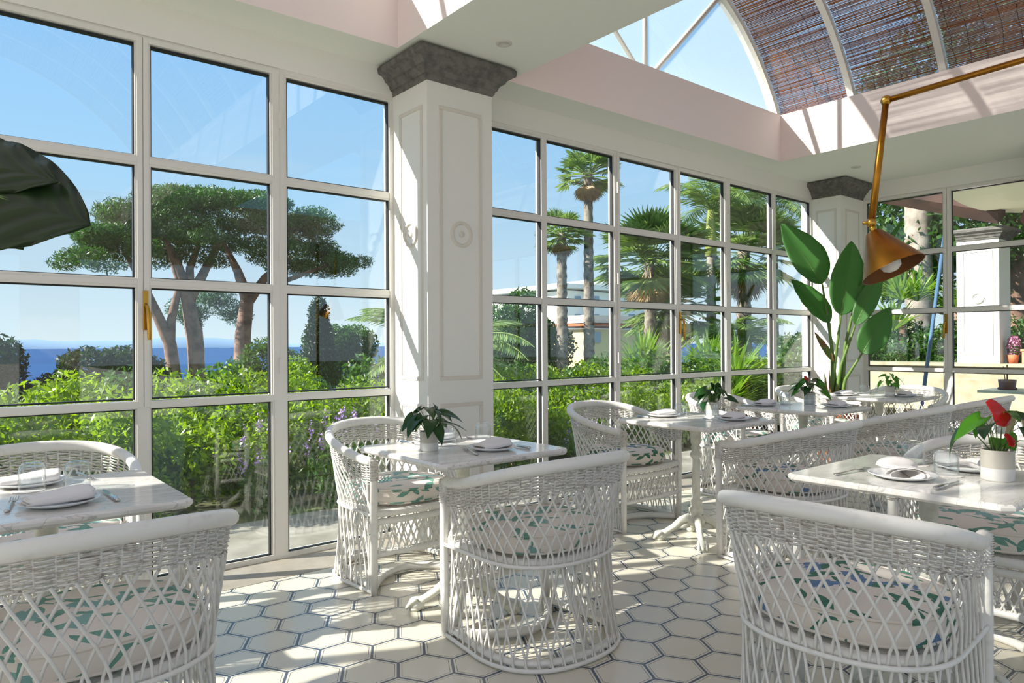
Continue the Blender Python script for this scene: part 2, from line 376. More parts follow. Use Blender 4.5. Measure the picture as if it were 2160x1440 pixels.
# ------------------------------------------------------------------ windows
ROWS = [(.03, .90), (.949, 1.516), (1.565, 2.135), (2.186, 2.754)]
def window(name, cols, wall, jamb0, jamb1, handles=(), hinges=()):
    """cols: list of (u0,u1,casement). wall 'Y': u is x on plane y=DW ; wall 'X': u is y on plane x=XR"""
    def bx(b, u0, u1, d0, d1, z0, z1):        # d>0 goes outside
        if wall == 'Y': b.box(u0, u1, DW+d0, DW+d1, z0, z1)
        else: b.box(XR+d0, XR+d1, u0, u1, z0, z1)
    cols = sorted(cols)
    fr = MB(); ga = MB(); gl = MB(); sh = MB()
    zt = 2.80
    bx(fr, jamb0, jamb1, -.005, .06, 2.754+.022, zt); bx(fr, jamb0, jamb1, -.005, .06, 0, .03)
    bx(fr, jamb0, jamb1, -.004, .055, .90, .93)
    edges = [jamb0]
    for (a, c) in zip(cols[:-1], cols[1:]): edges.append((a[1]+c[0])/2)
    edges.append(jamb1)
    for i, (u0, u1, cas) in enumerate(cols):
        e0, e1 = edges[i], edges[i+1]
        # posts
        bx(fr, e0, min(u0, e0+.03), -.0056, .0605, .0005, zt-.0007); bx(fr, max(u1, e1-.03), e1, -.0056, .0605, .0005, zt-.0007)
        # verticals against the glass, with a stepped bead
        d = -.014 if cas else -.002
        t = sh if cas else fr
        zl = .905 if cas else .0
        bx(t, e0+.002, u0-.009, d, .045, zl+.004, 2.79); bx(t, u1+.009, e1-.002, d, .045, zl+.004, 2.79)
        bx(t, u0-.010, u0, d+.007, .045, zl+.01, 2.77); bx(t, u1, u1+.010, d+.007, .045, zl+.01, 2.77)
        bx(t, u0-.0095, u1+.0095, d+.0005, .045, 2.762, 2.79); bx(t, u0-.0095, u1+.0095, d+.0005, .045, .905, .940)
        if cas:
            bx(fr, e0+.002, u0-.009, -.0035, .045, .03, .90); bx(fr, u1+.009, e1-.002, -.0035, .045, .03, .90)
            bx(fr, u0-.010, u0, .004, .045, .032, .898); bx(fr, u1, u1+.010, .004, .045, .032, .898)
        for z0, z1 in ((1.516, 1.565), (2.135, 2.186)):
            bx(t, u0-.009, u1+.009, d+.004, .045, z0, z1); bx(t, u0-.009, u1+.009, d, .045, z0+.012, z1-.012)
        for z0, z1 in ROWS:
            for (p, q, r, s_) in ((u0-.001, u1+.001, z1-.007, z1+.002), (u0-.001, u1+.001, z0-.002, z0+.005), (u0-.002, u0+.006, z0, z1), (u1-.006, u1+.002, z0, z1)):
                bx(ga, p, q, .006, .034, r, s_)
            bx(gl, u0-.001, u1+.001, .016, .024, z0-.002, z1+.002)
    fro = struct(fr.build(name, FRAME))
    if sh.n: sh.build('sash', FRAME, fro, bevel=.0015)
    ga.build('gasket', GASK, fro, label='black rubber seal around the panes'); gl.build('pane', PANE, fro)
    for u, z in handles:
        h = MB(); o = (u, DW) if wall == 'Y' else (XR, u)
        s = .075
        if wall == 'Y':
            h.box(u-.012, u+.012, DW-.024, DW-.012, z-.10, z+.10)
            h.tube([(u, DW-.02, z+.03), (u, DW-.052, z+.02), (u+.006, DW-.06, z-.02), (u+.010, DW-.058, z-.15)], [.008, .009, .012, .011], 10)
        else:
            h.box(XR-.024, XR-.012, u-.012, u+.012, z-.10, z+.10)
            h.tube([(XR-.02, u, z+.03), (XR-.052, u, z+.02), (XR-.06, u+.006, z-.02), (XR-.058, u+.010, z-.15)], [.008, .009, .012, .011], 10)
        h.build('handle', GOLDH, fro, bevel=.002, label='brass lever handle')
    hm = MB()
    for u in hinges:
        for z in (2.5, 1.75, 1.1):
            if wall == 'Y': hm.box(u-.009, u+.009, DW-.026, DW-.008, z-.045, z+.045)
            else: hm.box(XR-.026, XR-.008, u-.009, u+.009, z-.045, z+.045)
    if hinges: hm.build('hinge', FRAME, fro)
    return fro
window('window_1', [(-2.42, -1.78, 0), (-1.7, -1.06, 1), (-.98, -.34, 0), (-.52+.6-.33, .06, 0), (.14, .80, 1), (.874, 1.493, 1), (1.592, 2.257, 0)][0:3]+[(-.26, .06, 0), (.14, .80, 1), (.874, 1.493, 1), (1.592, 2.257, 0)], 'Y', -2.5, 2.29, handles=((.845, 1.40),), hinges=(1.545,))
window('window_2', [(2.85, 3.551, 0), (3.604, 4.344, 0), (4.419, 5.144, 1), (5.225, 5.905, 1), (6.015, 6.755, 0), (6.828, 7.531, 0)], 'Y', 2.775, 7.565, handles=((5.195, 1.40),), hinges=(4.382, 5.96))
window('window_3', [(2.843, 3.608, 1), (2.02, 2.764, 1)], 'X', 1.95, 3.66, handles=((2.815, 1.40),), hinges=(3.65,))
window('window_4', [(.7, 1.42, 0), (-.1, .62, 1), (-.9, -.18, 1), (-1.7, -.98, 0), (-2.5, -1.78, 0), (-3.3, -2.58, 0), (-4.1, -3.38, 0)], 'X', -4.45, 1.46)
# ------------------------------------------------------------------ roof lights: glazed vaults with reed mats
RIB = mat('white painted steel rib', '#dedbd4', .4)
REED = mat('dry reed', '#8a5f3c', .7, noise=(3, '#c8a272', .35, .7), trans=('#d8905a', .5))
WIRE = mat('dark tie wire', '#20201f', .5)
RV = 2.31; ZV = 2.46; AH = math.asin(2.09/RV)
def vault(xc, n1, n2, HW=2.09):
    RV = 2.31*HW/2.09; ZV = 3.42-.96*HW/2.09; AH = math.asin(HW/RV)
    def P(phi, y, dr=0): return (xc+(RV+dr)*math.sin(phi), y, ZV+(RV+dr)*math.cos(phi))
    ys = [3.92-.785*i for i in range(10)]
    fr = MB(); fr.smooth = False
    ph = np.linspace(-AH-.02, AH+.02, 41)
    for i, y in enumerate(ys):
        w = .045 if i == 0 else .028
        G = [[P(a, y-w, -.03), P(a, y+w, -.03), P(a, y+w, .03), P(a, y-w, .03)] for a in ph]
        fr.grid(G, closed=True)
    for x in (-1, 1):                      # base rails
        xx = xc+x*HW; fr.box(xx-.05, xx+.05, ys[-1], ys[0]+.05, 3.42, 3.455)
    fr.box(xc-HW, xc+HW, ys[0]-.04, ys[0]+.05, 3.42, 3.455)
    root = struct(fr.build(n1, RIB))
    lu = MB(); c0 = np.array((xc, ys[0], 3.43))
    for a in (-.86, 0, .80):  # bars of the fanlight
        d = np.array((math.sin(a), 0, math.cos(a))); t = 1
        # length until the arc
        bq = 2*(d[0]*0+d[2]*(3.43-ZV)); cq = (3.43-ZV)**2-RV**2; t = (-bq+math.sqrt(bq*bq-4*cq))/2
        lu.tube([c0, c0+d*t], .026, 4)
    lu.build('fanlight_bar', RIB, root)
    g = MB(); G = [[P(a, ys[0], .036), P(a, ys[-1], .036)] for a in np.linspace(-AH, AH, 33)]; g.grid(G)
    g.build('roof_pane', SKYL, root, solid=.004)
    g = MB(); pts = [P(a, ys[0]) for a in np.linspace(-AH, AH, 33)]; g.smooth = False; g.add(pts, [tuple(range(33))]); g.build('fanlight_pane', SKYL, root, solid=.004)
    return ys, P
def reed_mats(xc, ys, P, label, grp, dens=1.0):
    rng = np.random.RandomState(int(xc*10)+5)
    for i in range(len(ys)-1):
        y1, y0 = ys[i]-(.05 if i == 0 else .032), ys[i+1]+.032
        b = MB(); b.smooth = False
        n = int(840*dens*(P(AH, 0)[0]-xc)/2.09); a = np.sort(rng.uniform(-AH, AH, n)*.0+np.linspace(-AH, AH, n)+rng.normal(0, .0004, n))
        r = rng.uniform(.0022, .0036, n); V = []; Fc = []
        dn = rng.normal(0, .0025, (n, 2)); sl = rng.normal(0, .0006, (n, 2))
        for k in range(n):
            if rng.rand() < .02: continue
            base = len(V)
            for e, y in ((0, y0+rng.rand()*.01), (1, y1-rng.rand()*.01)):
                for q in range(3):
                    an = q*2.094; ph = a[k]+sl[k, e]+math.cos(an)*r[k]/RV
                    V.append(P(ph, y, .018+dn[k, e]+math.sin(an)*r[k]))
            for q in range(3): Fc.append((base+q, base+(q+1) % 3, base+3+(q+1) % 3, base+3+q))
        b.add(V, Fc)
        o = b.build('reed_blind', REED); tag(o, label[i] if i < len(label) else label[-1], 'blind', grp)
        w = MB()
        for k in range(6):
            y = y0+(y1-y0)*(k+.5)/6; pp = np.linspace(-AH, AH, 60)
            w.tube([P(t, y+rng.normal(0, .006), .014) for t in pp], .0016, 4, cap=False)
        w.build('tie_wire', WIRE, o)
ys, Pf = vault(4.6825, 'window_5', None)
reed_mats(4.6825, ys, Pf, ['brown reed blind in the far roof bay, beside the fanlight', 'brown reed blind in the second roof bay from the fanlight', 'brown reed blind in the third roof bay, above the brass lamp arm', *['brown reed blind in the %s roof bay of the far vault' % q for q in 'fourth fifth sixth seventh eighth ninth'.split()]], 'reed blinds under the far glass vault')
ys, Pf = vault(.005, 'window_6', None, 2.53)  # unseen left side widened so sun reaches the right foreground table
reed_mats(.005, ys, Pf, ['brown reed blind in the %s bay of the near roof vault' % q for q in 'first second third fourth fifth sixth seventh eighth ninth'.split()], 'reed blinds under the near glass vault', .62)  # reeds thinned here to let part of the sun through
# recessed ceiling lights
for (x, y, t) in ((2.588, 3.219, 'small round recessed ceiling light beside the big stone capital'), (7.179, 3.309, 'small round recessed ceiling light above the corner pillar')):
    b = MB(); b.lathe([(.0, -.002), (.028, -.002), (.028, -.004), (.034, -.008), (.046, -.006), (.048, 0)], (x, y, ZC), 28)
    tag(b.build('recessed_light', mat('pale light trim', '#c9c6bd', .5)), t, 'ceiling light')
# ------------------------------------------------------------------ rattan armchair
def chair_plan(s, W, yf, yb, cx=.28, n=2.4):
    """s in [-1,1] along the U: left post -> back -> right post; returns x,y"""
    s = np.asarray(s, float); t = np.clip(np.abs(s), 0, 1)
    k = .80; a = np.clip(t/k, 0, 1)*PI/2
    x = W*np.sin(a)**(2/n); y = yb+(.0-yb)*(1-np.cos(a)**(2/n))
    u = np.clip((t-k)/(1-k), 0, 1)
    x = x+(cx-W)*u**1.0*1.0*(t > k); y = y+(yf)*u
    return x*np.sign(s), y
_ss = np.linspace(-1, 1, 801)
def plan(z):
    zs = [0, .19, .385, .60, .80]
    W = np.interp(z, zs, [.312, .290, .285, .315, .345]); yb = np.interp(z, zs, [-.285, -.262, -.255, -.285, -.33])
    return W, yb
_cache = {}
def PT(s, z, off=0.0):
    """point on the shell: arc-length parameter s (-1..1), height z"""
    key = round(float(z), 3)
    if key not in _cache:
        W, yb = plan(z); x, y = chair_plan(_ss, W, .28, yb)
        d = np.r_[0, np.cumsum(np.hypot(np.diff(x), np.diff(y)))]; d = d/d[-1]*2-1
        nx = np.gradient(y); ny = -np.gradient(x); nn = np.hypot(nx, ny)+1e-9
        _cache[key] = (d, x, y, -nx/nn*-1, -ny/nn*-1)
    d, x, y, nx, ny = _cache[key]
    X = np.interp(s, d, x); Y = np.interp(s, d, y); NX = np.interp(s, d, nx); NY = np.interp(s, d, ny)
    return np.array([X-NX*off*SG, Y-NY*off*SG, z])
SG = 1
def railz(s): # height of rail centre
    t = abs(s); return .648+.130*(.5+.5*math.cos(PI*min(1, t/.97)**1.25))
def make_chair(name, cush):
    root = thing(name)
    # top rail
    S_ = np.linspace(-.985, .985, 61); b = MB()
    pts = [PT(s, railz(s)) for s in S_]
    r = [.021+.003*math.cos(s*1.4) for s in S_]
    b.tube(pts, r, 12); b.build('top_rail', RATTAN, root)
    # front posts
    for sg in (-1, 1):
        b = MB(); top = PT(.985*sg, railz(.985)); 
        b.tube([(.28*sg, .28, 0), (.282*sg, .283, .2), (.283*sg, .285, .4), (.281*sg, .285, .56), (top[0], top[1]+.004, .655)], [.0185, .0185, .0185, .018, .017], 12)
        p = b.build('post', RATTAN, root)
        w = MB()
        for k in range(13):
            z = .560+k*.0075; w.tube([(.281*sg+.0195*math.cos(a), .285+.0195*math.sin(a), z+.003*a/6.28) for a in np.linspace(0, 2*PI, 13)], .0036, 5, cap=False)
        w.build('binding', WICKER, p)
    # woven band
    b = MB(); rows = 15; NS = 36
    ss = np.linspace(-.975, .975, 217)
    for k in range(rows):
        pts = []
        for s in ss:
            zr = railz(s); z = zr-.018-(k+.5)*(.090/rows)+.0007*math.sin(s*37+k*2)
            pts.append(PT(s, z, .0058*math.sin((s/.975+1)*NS*PI/2+PI*k)))
        b.tube(pts, .0029, 4, cap=False)
    for j in range(NS+1):
        s = -.975+1.95*j/NS; zr = railz(s); b.tube([PT(s, zr-.015), PT(s, zr-.112)], .0033, 5)
    b.build('woven_band', WICKER, root)
    # lattice of canes
    def lattice(z_top, z_bot, n, dl, rad, nm):
        b = MB()
        for fam in (-1, 1):
            for j in range(n):
                s0 = -.96+1.92*(j+.5+.12*fam)/n; s1 = s0+fam*dl
                if abs(s1) > .985: s1 = math.copysign(.985-(abs(s1)-.985)*.45, s1)
                pts = []
                for t in np.linspace(0, 1, 8):
                    e = (1-(1-t)**1.7)*.55+t*t*(3-2*t)*.45 if z_bot > .3 else t*t*(3-2*t)*.5+t*.5; s = s0+(s1-s0)*e
                    zt = z_top(s0); z = zt+(z_bot-zt)*t
                    pts.append(PT(s, z, fam*rad*.95))
                b.tube(pts, rad, 5, cap=False)
        b.build(nm, RATTAN, root)
    lattice(lambda s: railz(s)-.098, .385, 31, .165, .0046, 'back_lattice')
    lattice(lambda s: .385, .018, 30, .125, .0046, 'base_lattice')
    # hoops
    b = MB(); b.tube([PT(s, .385, .010) for s in np.linspace(-.985, .985, 61)], .0075, 8); b.build('seat_hoop', RATTAN, root)
    b = MB(); b.tube([PT(s, .012, .008) for s in np.linspace(-.99, .99, 61)], .0085, 8)
    b.tube([PT(s, .03, -.016) for s in np.linspace(-.97, .97, 61)], .015, 8)
    b.build('base_hoop', RATTAN, root)
    # seat frame: rim and three front rails, curved inner foot pole
    b = MB(); b.tube([PT(s, .392, -.02) for s in np.linspace(-.97, .97, 49)], .017, 8)
    b.build('seat_rim', RATTAN, root)
    def fr(z, bow, rr): 
        b = MB(); x = np.linspace(-.27, .27, 13); b.tube([(q, .282+bow*(1-(q/.27)**2), z) for q in x], rr, 10); b.build('front_rail', RATTAN, root)
    fr(.392, .03, .018); fr(.352, .025, .0165); fr(.195, .012, .016)
    b = MB(); b.tube([(q, .26-.20*(1-(q/.27)**2), .022) for q in np.linspace(-.27, .27, 21)], .019, 10); b.build('foot_pole', RATTAN, root)
    b = MB(); n = 15
    for fam in (-1, 1):
        for j in range(n):
            x0 = -.255+.51*(j+.5)/n; x1 = max(-.262, min(.262, x0+fam*.06))
            b.tube([(x0+(x1-x0)*t, .285+.018*(1-(x0/.27)**2)+fam*.004, .34-.135*t) for t in (0, .33, .66, 1)], .0043, 5, cap=False)
    b.build('front_lattice', RATTAN, root)
    b = MB(); b.tube([PT(-.12, .37, -.03), PT(.02, .03, -.02)], .013, 8); b.tube([PT(.3, .37, -.03), PT(.26, .03, -.02)], .010, 8); b.build('inner_strut', RATTAN, root)
    b = MB()
    b.grid([[PT(s, .395, -.03) for s in np.linspace(-.95, .95, 41)], [(q, .26, .395) for q in np.linspace(-.26, .26, 41)]]); b.build('seat_deck', WICKER, root, solid=.012)
    # cushion: outline = shell plan inset
    ang = np.linspace(0, 2*PI, 73)[:-1]; Wc, Dc = .262, .262
    def outl(k): 
        c, s = np.cos(ang), np.sin(ang); return np.stack([Wc*k*np.sign(c)*np.abs(c)**.8, .02+Dc*k*np.sign(s)*np.abs(s)**.8*np.where(s > 0, 1.04, .93)], 1)
    prof = [(.0, .412), (.93, .412), (.99, .425), (1.0, .452), (.985, .478), (.95, .492), (.8, .500), (.55, .506), (.3, .508), (.0, .508)]
    V = []; UV = []
    per = np.r_[0, np.cumsum(np.linalg.norm(np.diff(outl(1), axis=0, append=outl(1)[:1]), axis=1))]
    for i, (k, z) in enumerate(prof):
        o = outl(max(k, .001)); zz = z+.004*np.sin(ang*3+1)*(z > .48)*k
        V.append(np.c_[o, zz*np.ones(len(o))])
    b = MB(); b.grid(V, closed=True)
    cu = b.build('cushion', cush, root)
    me = cu.data; uvl = me.uv_layers.new(name='UVMap'); na = len(ang)
    for poly in me.polygons:
        row = poly.index//na
        for li in poly.loop_indices:
            vi = me.loops[li].vertex_index; r_, a_ = divmod(vi, na); co = me.vertices[vi].co
            if 1 <= row <= 3:
                col = poly.index % na; aa = a_ if not (col == na-1 and a_ == 0) else na
                uvl.data[li].uv = (per[aa]*.9+.3, co.z+.11*(0))
            else: uvl.data[li].uv = (co.x, co.y)
    pp = MB()
    for k, z in ((.99, .424), (.975, .488)):
        o = outl(k); pp.tube(np.c_[o, z*np.ones(len(o))], .0045, 6, closed=True)
    pp.build('piping', cush, cu)
    for q in [o for o in C.objects if o.parent == cu]:
        u = q.data.uv_layers.new(name='UVMap')
        co = np.array([q.data.vertices[l.vertex_index].co[:2] for l in q.data.loops]); u.data.foreach_set('uv', co.ravel())
    return root
# normals of plan must point outwards; check once
_t = PT(0, .4, .01); SG = 1 if _t[1] < PT(0, .4, 0)[1] else -1
CH = {'g': make_chair('rattan_armchair', CUSHG), 'b': make_chair('rattan_armchair', CUSHB)}
index_kids()
UP, DN, RT, LF = 0, PI, -PI/2, PI/2      # facing +Y, -Y, +X, -X
chairs = [
 ('g', .34, 2.20, .03, 'white rattan tub armchair in the lower left foreground, back turned, green leaf cushion'),
 ('g', .36, 3.42, DN+.03, 'white rattan armchair behind the leftmost marble table'),
 ('g', 1.95, 3.39, DN, 'white rattan armchair by the big pillar, facing inward, green leaf cushion'),
 ('g', 1.946, 2.204, 0, 'white rattan armchair with its back turned, middle foreground'),
 ('b', 3.714, 3.353, DN, 'white rattan armchair with blue and green cushion, right of the pillar by the window'),
 ('b', 3.75, 2.10, 0, 'white rattan armchair with back turned, first of the row receding behind the right foreground chair'),
 ('g', 5.10, 3.38, DN, 'white rattan armchair by the window, half hidden behind the second table right of the pillar'),
 ('g', 5.15, 2.12, 0, 'white rattan armchair with back turned, middle one of the three receding along the right'),
 ('g', 6.40, 3.33, DN, 'white rattan armchair against the window in front of the tall strelitzia'),
 ('g', 6.98, 2.80, LF+.15, 'white rattan armchair at the far end of the room, beside the right hand window'),
 ('g', 6.36, 2.12, 0, 'white rattan armchair with back turned, farthest of the three receding along the right'),
 ('b', 2.10, 1.0, -1.5, 'white rattan armchair in the right foreground, back turned, blue and green flowered cushion'),
 ('g', 3.41, 1.02, LF, 'white rattan armchair behind the right hand marble table, facing the camera'),
]
used = set()
for k, x, y, rz, lb in chairs:
    if k not in used:
        used.add(k); o = CH[k]; o.location = (x, y, 0); o.rotation_euler = (0, 0, rz); tag(o, lb, 'chair', 'white rattan armchairs')
    else: o = dup(CH[k], (x, y, 0), rz, lb)
# ------------------------------------------------------------------ marble tables
def make_table():
    root = thing('bistro_table'); H = .35; c = .03
    out = lambda e: [(H-e, -H+c), (H-e, H-c), (H-c, H-e), (-H+c, H-e), (-H+e, H-c), (-H+e, -H+c), (-H+c, -H+e), (H-c, -H+e)]
    b = MB(); b.smooth = False; vs = []
    for z, e in ((.722, .012), (.732, 0), (.742, 0), (.75, .010)): vs += [(x, y, z) for x, y in out(e)]
    fs = []
    for i in range(3):
        for j in range(8): fs.append((i*8+j, i*8+(j+1) % 8, (i+1)*8+(j+1) % 8, (i+1)*8+j))
    fs += [tuple(range(8))[::-1], tuple(range(24, 32))]; b.add(vs, fs); b.build('marble_top', MARBLE, root, bevel=.0015)
    b = MB(); 
    for a in (PI/4, -PI/4):
        d = np.array((math.cos(a), math.sin(a), 0)); b.tube([-d*.27+(0, 0, .712), d*.27+(0, 0, .712)], .011, 4)
    b.box(-.06, .06, -.06, .06, .700, .722); b.build('bracket', RUST, root)
    b = MB()
    prof = [(.0, .10), (.052, .10), (.056, .13), (.040, .15), (.034, .165), (.044, .185), (.044, .20), (.030, .215), (.036, .235), (.036, .25), (.024, .262), (.026, .27), (.026, .50), (.024, .51), (.034, .52), (.036, .535), (.026, .548), (.024, .56), (.030, .575), (.024, .59), (.030, .60), (.034, .68), (.045, .70), (.045, .712)]
    b.lathe(prof, (0, 0, 0), 48, flute=(.27, .50, 12)); b.build('column', IRON, root)
    for k in range(4):
        a = PI/4+k*PI/2; d = np.array((math.cos(a), math.sin(a), 0)); z = np.array((0, 0, 1.)); n = np.array((-d[1], d[0], 0))
        b = MB()
        b.tube([d*.02+z*.12, d*.05+z*.142, d*.09+z*.125, d*.135+z*.085, d*.18+z*.055, d*.21+z*.038], [.026, .027, .023, .019, .018, .022], 10)
        b.tube([d*.04+z*.10, d*.08+z*.09, d*.11+z*.08], [.02, .018, .008], 8)
        b.tube([d*.185+z*.03, d*.215+z*.030, d*.24+z*.024, d*.255+z*.016], [.018, .030, .029, .012], 12)
        for t in (-.02, 0, .02): b.tube([d*.21+n*t+z*.050, d*.24+n*t*1.15+z*.040, d*.262+n*t*1.2+z*.014], [.009, .012, .007], 8)
        b.lathe([(0, 0), (.026, 0), (.03, .008), (.03, .014), (0, .016)], tuple(d*.225), 16)
        b.build('leg', IRON, root)
    return root
TB = make_table(); index_kids()
tabs = {'A': (.28, 2.655), 'B': (1.88, 2.655), 'C': (3.65, 2.675), 'D': (4.93, 2.67), 'E': (6.36, 2.75), 'F': (2.72, 1.01)}
tlab = {'A': 'square white marble bistro table at the left edge', 'B': 'square white marble bistro table in front of the big pillar', 'C': 'marble bistro table just right of the pillar with its pedestal foot fully in view',
        'D': 'marble bistro table third from the pillar side, in front of the tall strelitzia', 'E': 'farthest marble bistro table, near the far corner', 'F': 'marble bistro table in the right foreground'}
for i, (k, (x, y)) in enumerate(tabs.items()):
    if i == 0: TB.location = (x, y, 0); tag(TB, tlab[k], 'table', 'marble bistro tables')
    else: dup(TB, (x, y, 0), 0, tlab[k])
# ------------------------------------------------------------------ tableware
ZT = .7505
def make_plate():
    b = MB(); b.lathe([(0, .004), (.062, .004), (.07, .006), (.103, .016), (.106, .0175), (.1065, .015), (.07, .002), (.06, 0), (0, 0)], (0, 0, 0), 48); return b.build('plate', CHINA)
def make_napkin():
    b = MB(); rng = np.random.RandomState(3)
    t = np.linspace(0, 1, 70); th = t*2*PI*2.6+.4; sg = lambda v, e: np.sign(v)*np.abs(v)**e
    prof = np.stack([(.050-.010*t)*sg(np.cos(th), .55)-.004*t, .014+(.0135-.0085*t)*sg(np.sin(th), .8)], 1)
    xs = np.linspace(-.085, .085, 13); G = []
    for i, x in enumerate(xs):
        f = 1+.07*math.sin(x*30+1)-.12*(abs(x)/.085)**4; G.append([(x+.004*math.sin(9*q[1]*60), q[0]*f, q[1]*(1+.18*math.sin(x*14+.6))+(.010*max(0, q[0]/.05)*(.5+.5*math.sin(x*26)) if q[1] > .014 else 0)) for q in prof])
    b.grid(G); return b.build('napkin', LINEN, solid=.0022)
def make_napkin2():
    b = MB(); G = []
    for x in np.linspace(-.095, .095, 21):
        w = .018+.052*(abs(x)/.095)**1.1; th = np.linspace(0, 2*PI*1.7, 30)
        G.append([(x+.008*math.sin(t*1.7), w*math.cos(t)*(1-t*.03)+.006*math.sin(x*60), .018+(.012+.016*abs(x)/.095)*math.sin(t)*(1-t*.03)+.005*math.cos(x*50+t)) for t in th])
    b.grid(G); o = b.build('napkin', LINEN, solid=.002)
    return o
def make_glass():
    b = MB()   # tumbler standing upside down
    b.lathe([(.0385, 0), (.0395, .02), (.0395, .055), (.036, .075), (.030, .084), (.022, .088), (0, .0885)], (0, 0, 0), 40)
    b.lathe([(.0385, 0), (.037, .001), (.0375, .02), (.0375, .054), (.034, .070), (.027, .076), (0, .077)], (0, 0, 0), 40)
    return b.build('drinking_glass', TUMB)
def make_coaster():
    b = MB(); a = np.arange(64)*2*PI/64; r = .046+.0015*np.cos(a*16)
    o = np.stack([r*np.cos(a), r*np.sin(a)], 1); b.smooth = False
    b.add(np.r_[np.c_[o, np.zeros(64)], np.c_[o, np.ones(64)*.0012+.001*np.sin(a*3)]], [tuple(range(64))[::-1], tuple(range(64, 128))]+[(i, (i+1) % 64, 64+(i+1) % 64, 64+i) for i in range(64)])
    return b.build('paper_coaster', PAPER)
def make_fork():
    root = thing('fork'); b = MB()
    b.tube([(0, -.10, .004), (0, -.085, .004), (0, -.03, .007), (0, .02, .010), (0, .035, .007)], [.0075, .008, .0035, .003, .004], 10, flat=.45); b.build('handle', STEEL, root)
    b = MB(); b.tube([(0, .03, .008), (0, .042, .005), (0, .058, .004)], [.003, .011, .012], 10, flat=.2)
    for x in (-.0095, -.0032, .0032, .0095): b.tube([(x, .055, .004), (x, .075, .005), (x, .10, .010)], [.0021, .0019, .001], 6, flat=.8)
    b.build('tines', STEEL, root); return root
def make_knife():
    root = thing('knife'); b = MB(); b.tube([(0, -.11, .007), (0, -.10, .007), (0, -.05, .007), (0, -.015, .007), (0, -.008, .006)], [.004, .0095, .008, .0075, .0045], 12, flat=.7); b.build('handle', STEEL, root)
    b = MB(); b.smooth = False; o = [(-.006, -.01), (-.007, .05), (-.005, .09), (.003, .112), (.008, .10), (.008, 0), (.004, -.01)]; n = len(o)
    b.add([(x, y, .004) for x, y in o]+[(x, y, .0055) for x, y in o], [tuple(range(n))[::-1], tuple(range(n, 2*n))]+[(i, (i+1) % n, n+(i+1) % n, n+i) for i in range(n)])
    b.build('blade', STEEL, root); return root
TW = {'plate': make_plate(), 'napkin': make_napkin(), 'napkin2': make_napkin2(), 'glass': make_glass(), 'coaster': make_coaster(), 'fork': make_fork(), 'knife': make_knife()}
CATS = {'plate': ('plate', 'white dinner plates on the marble tables'), 'napkin': ('napkin', 'folded linen napkins on the plates'), 'napkin2': ('napkin', 'folded linen napkins on the plates'), 'glass': ('glass', 'upturned tumblers on the marble tables'),
        'coaster': ('coaster', 'paper coasters under the tumblers'), 'fork': ('fork', 'forks beside the plates'), 'knife': ('knife', 'knives beside the plates')}
index_kids(); placed = set()
def put(kind, x, y, z, rz, label, sc=None):
    c, g = CATS[kind]
    if kind not in placed:
        placed.add(kind); o = TW[kind]; o.location = (x, y, z); o.rotation_euler = (0, 0, rz); tag(o, label, c, g)
        if sc: o.scale = (sc,)*3
        return o
    return dup(TW[kind], (x, y, z), rz, label, scale=sc)
def ang(x0, y0, x1, y1): return math.atan2(y1-y0, x1-x0)-PI/2
TN = {'A': 'on the leftmost marble table', 'B': 'on the table in front of the big pillar', 'C': 'on the first table right of the pillar', 'D': 'on the table before the strelitzia', 'E': 'on the farthest table', 'F': 'on the right foreground table'}
sets = {  # near plate, far plate, glass near, glass far, near fork tail->tines, near knife tail->tip, far fork, far knife
 'A': dict(np=(.295, 2.49), fp=(.26, 2.90), gl=((.256, 2.80), (.375, 2.735)), nf=(.165, 2.46, .20, 2.66), nk=(.435, 2.41, .43, 2.62), ff=(.42, 3.03, .435, 2.86), fk=(.10, 2.86, .14, 3.0)),
 'B': dict(np=(1.93, 2.50), fp=(1.90, 2.90), gl=((2.079, 2.767), (1.869, 2.763)), nf=(1.775, 2.39, 1.85, 2.62), nk=(2.06, 2.40, 2.07, 2.60), ff=(2.04, 2.98, 2.07, 2.84), fk=(1.74, 2.95, 1.76, 2.77)),
 'C': dict(np=(3.77, 2.49), fp=(3.62, 2.90), gl=((3.667, 2.799), (3.846, 2.695)), nf=(3.62, 2.42, 3.65, 2.62), nk=(3.90, 2.40, 3.91, 2.60), ff=(3.78, 2.98, 3.79, 2.80), fk=(3.46, 2.96, 3.46, 2.78)),
 'D': dict(np=(5.07, 2.49), fp=(4.80, 2.90), gl=((5.00, 2.85), (5.06, 2.69)), nf=(4.90, 2.40, 4.92, 2.60), nk=(5.21, 2.40, 5.21, 2.60), ff=(4.97, 2.99, 4.96, 2.81), fk=(4.66, 2.98, 4.66, 2.79)),
 'E': dict(np=(6.45, 2.58), fp=(6.20, 2.98), gl=((6.42, 2.90), (6.50, 2.80)), nf=(6.29, 2.50, 6.29, 2.69), nk=(6.61, 2.50, 6.61, 2.69), ff=None, fk=None),
 'F': dict(np=(2.589, 1.042), fp=(2.93, .95), gl=((2.765, .968), (2.90, 1.13)), nf=(2.46, 1.215, 2.66, 1.19), nk=(2.45, .89, 2.66, .885), ff=None, fk=(3.03, 1.09, 2.83, 1.12)),
}
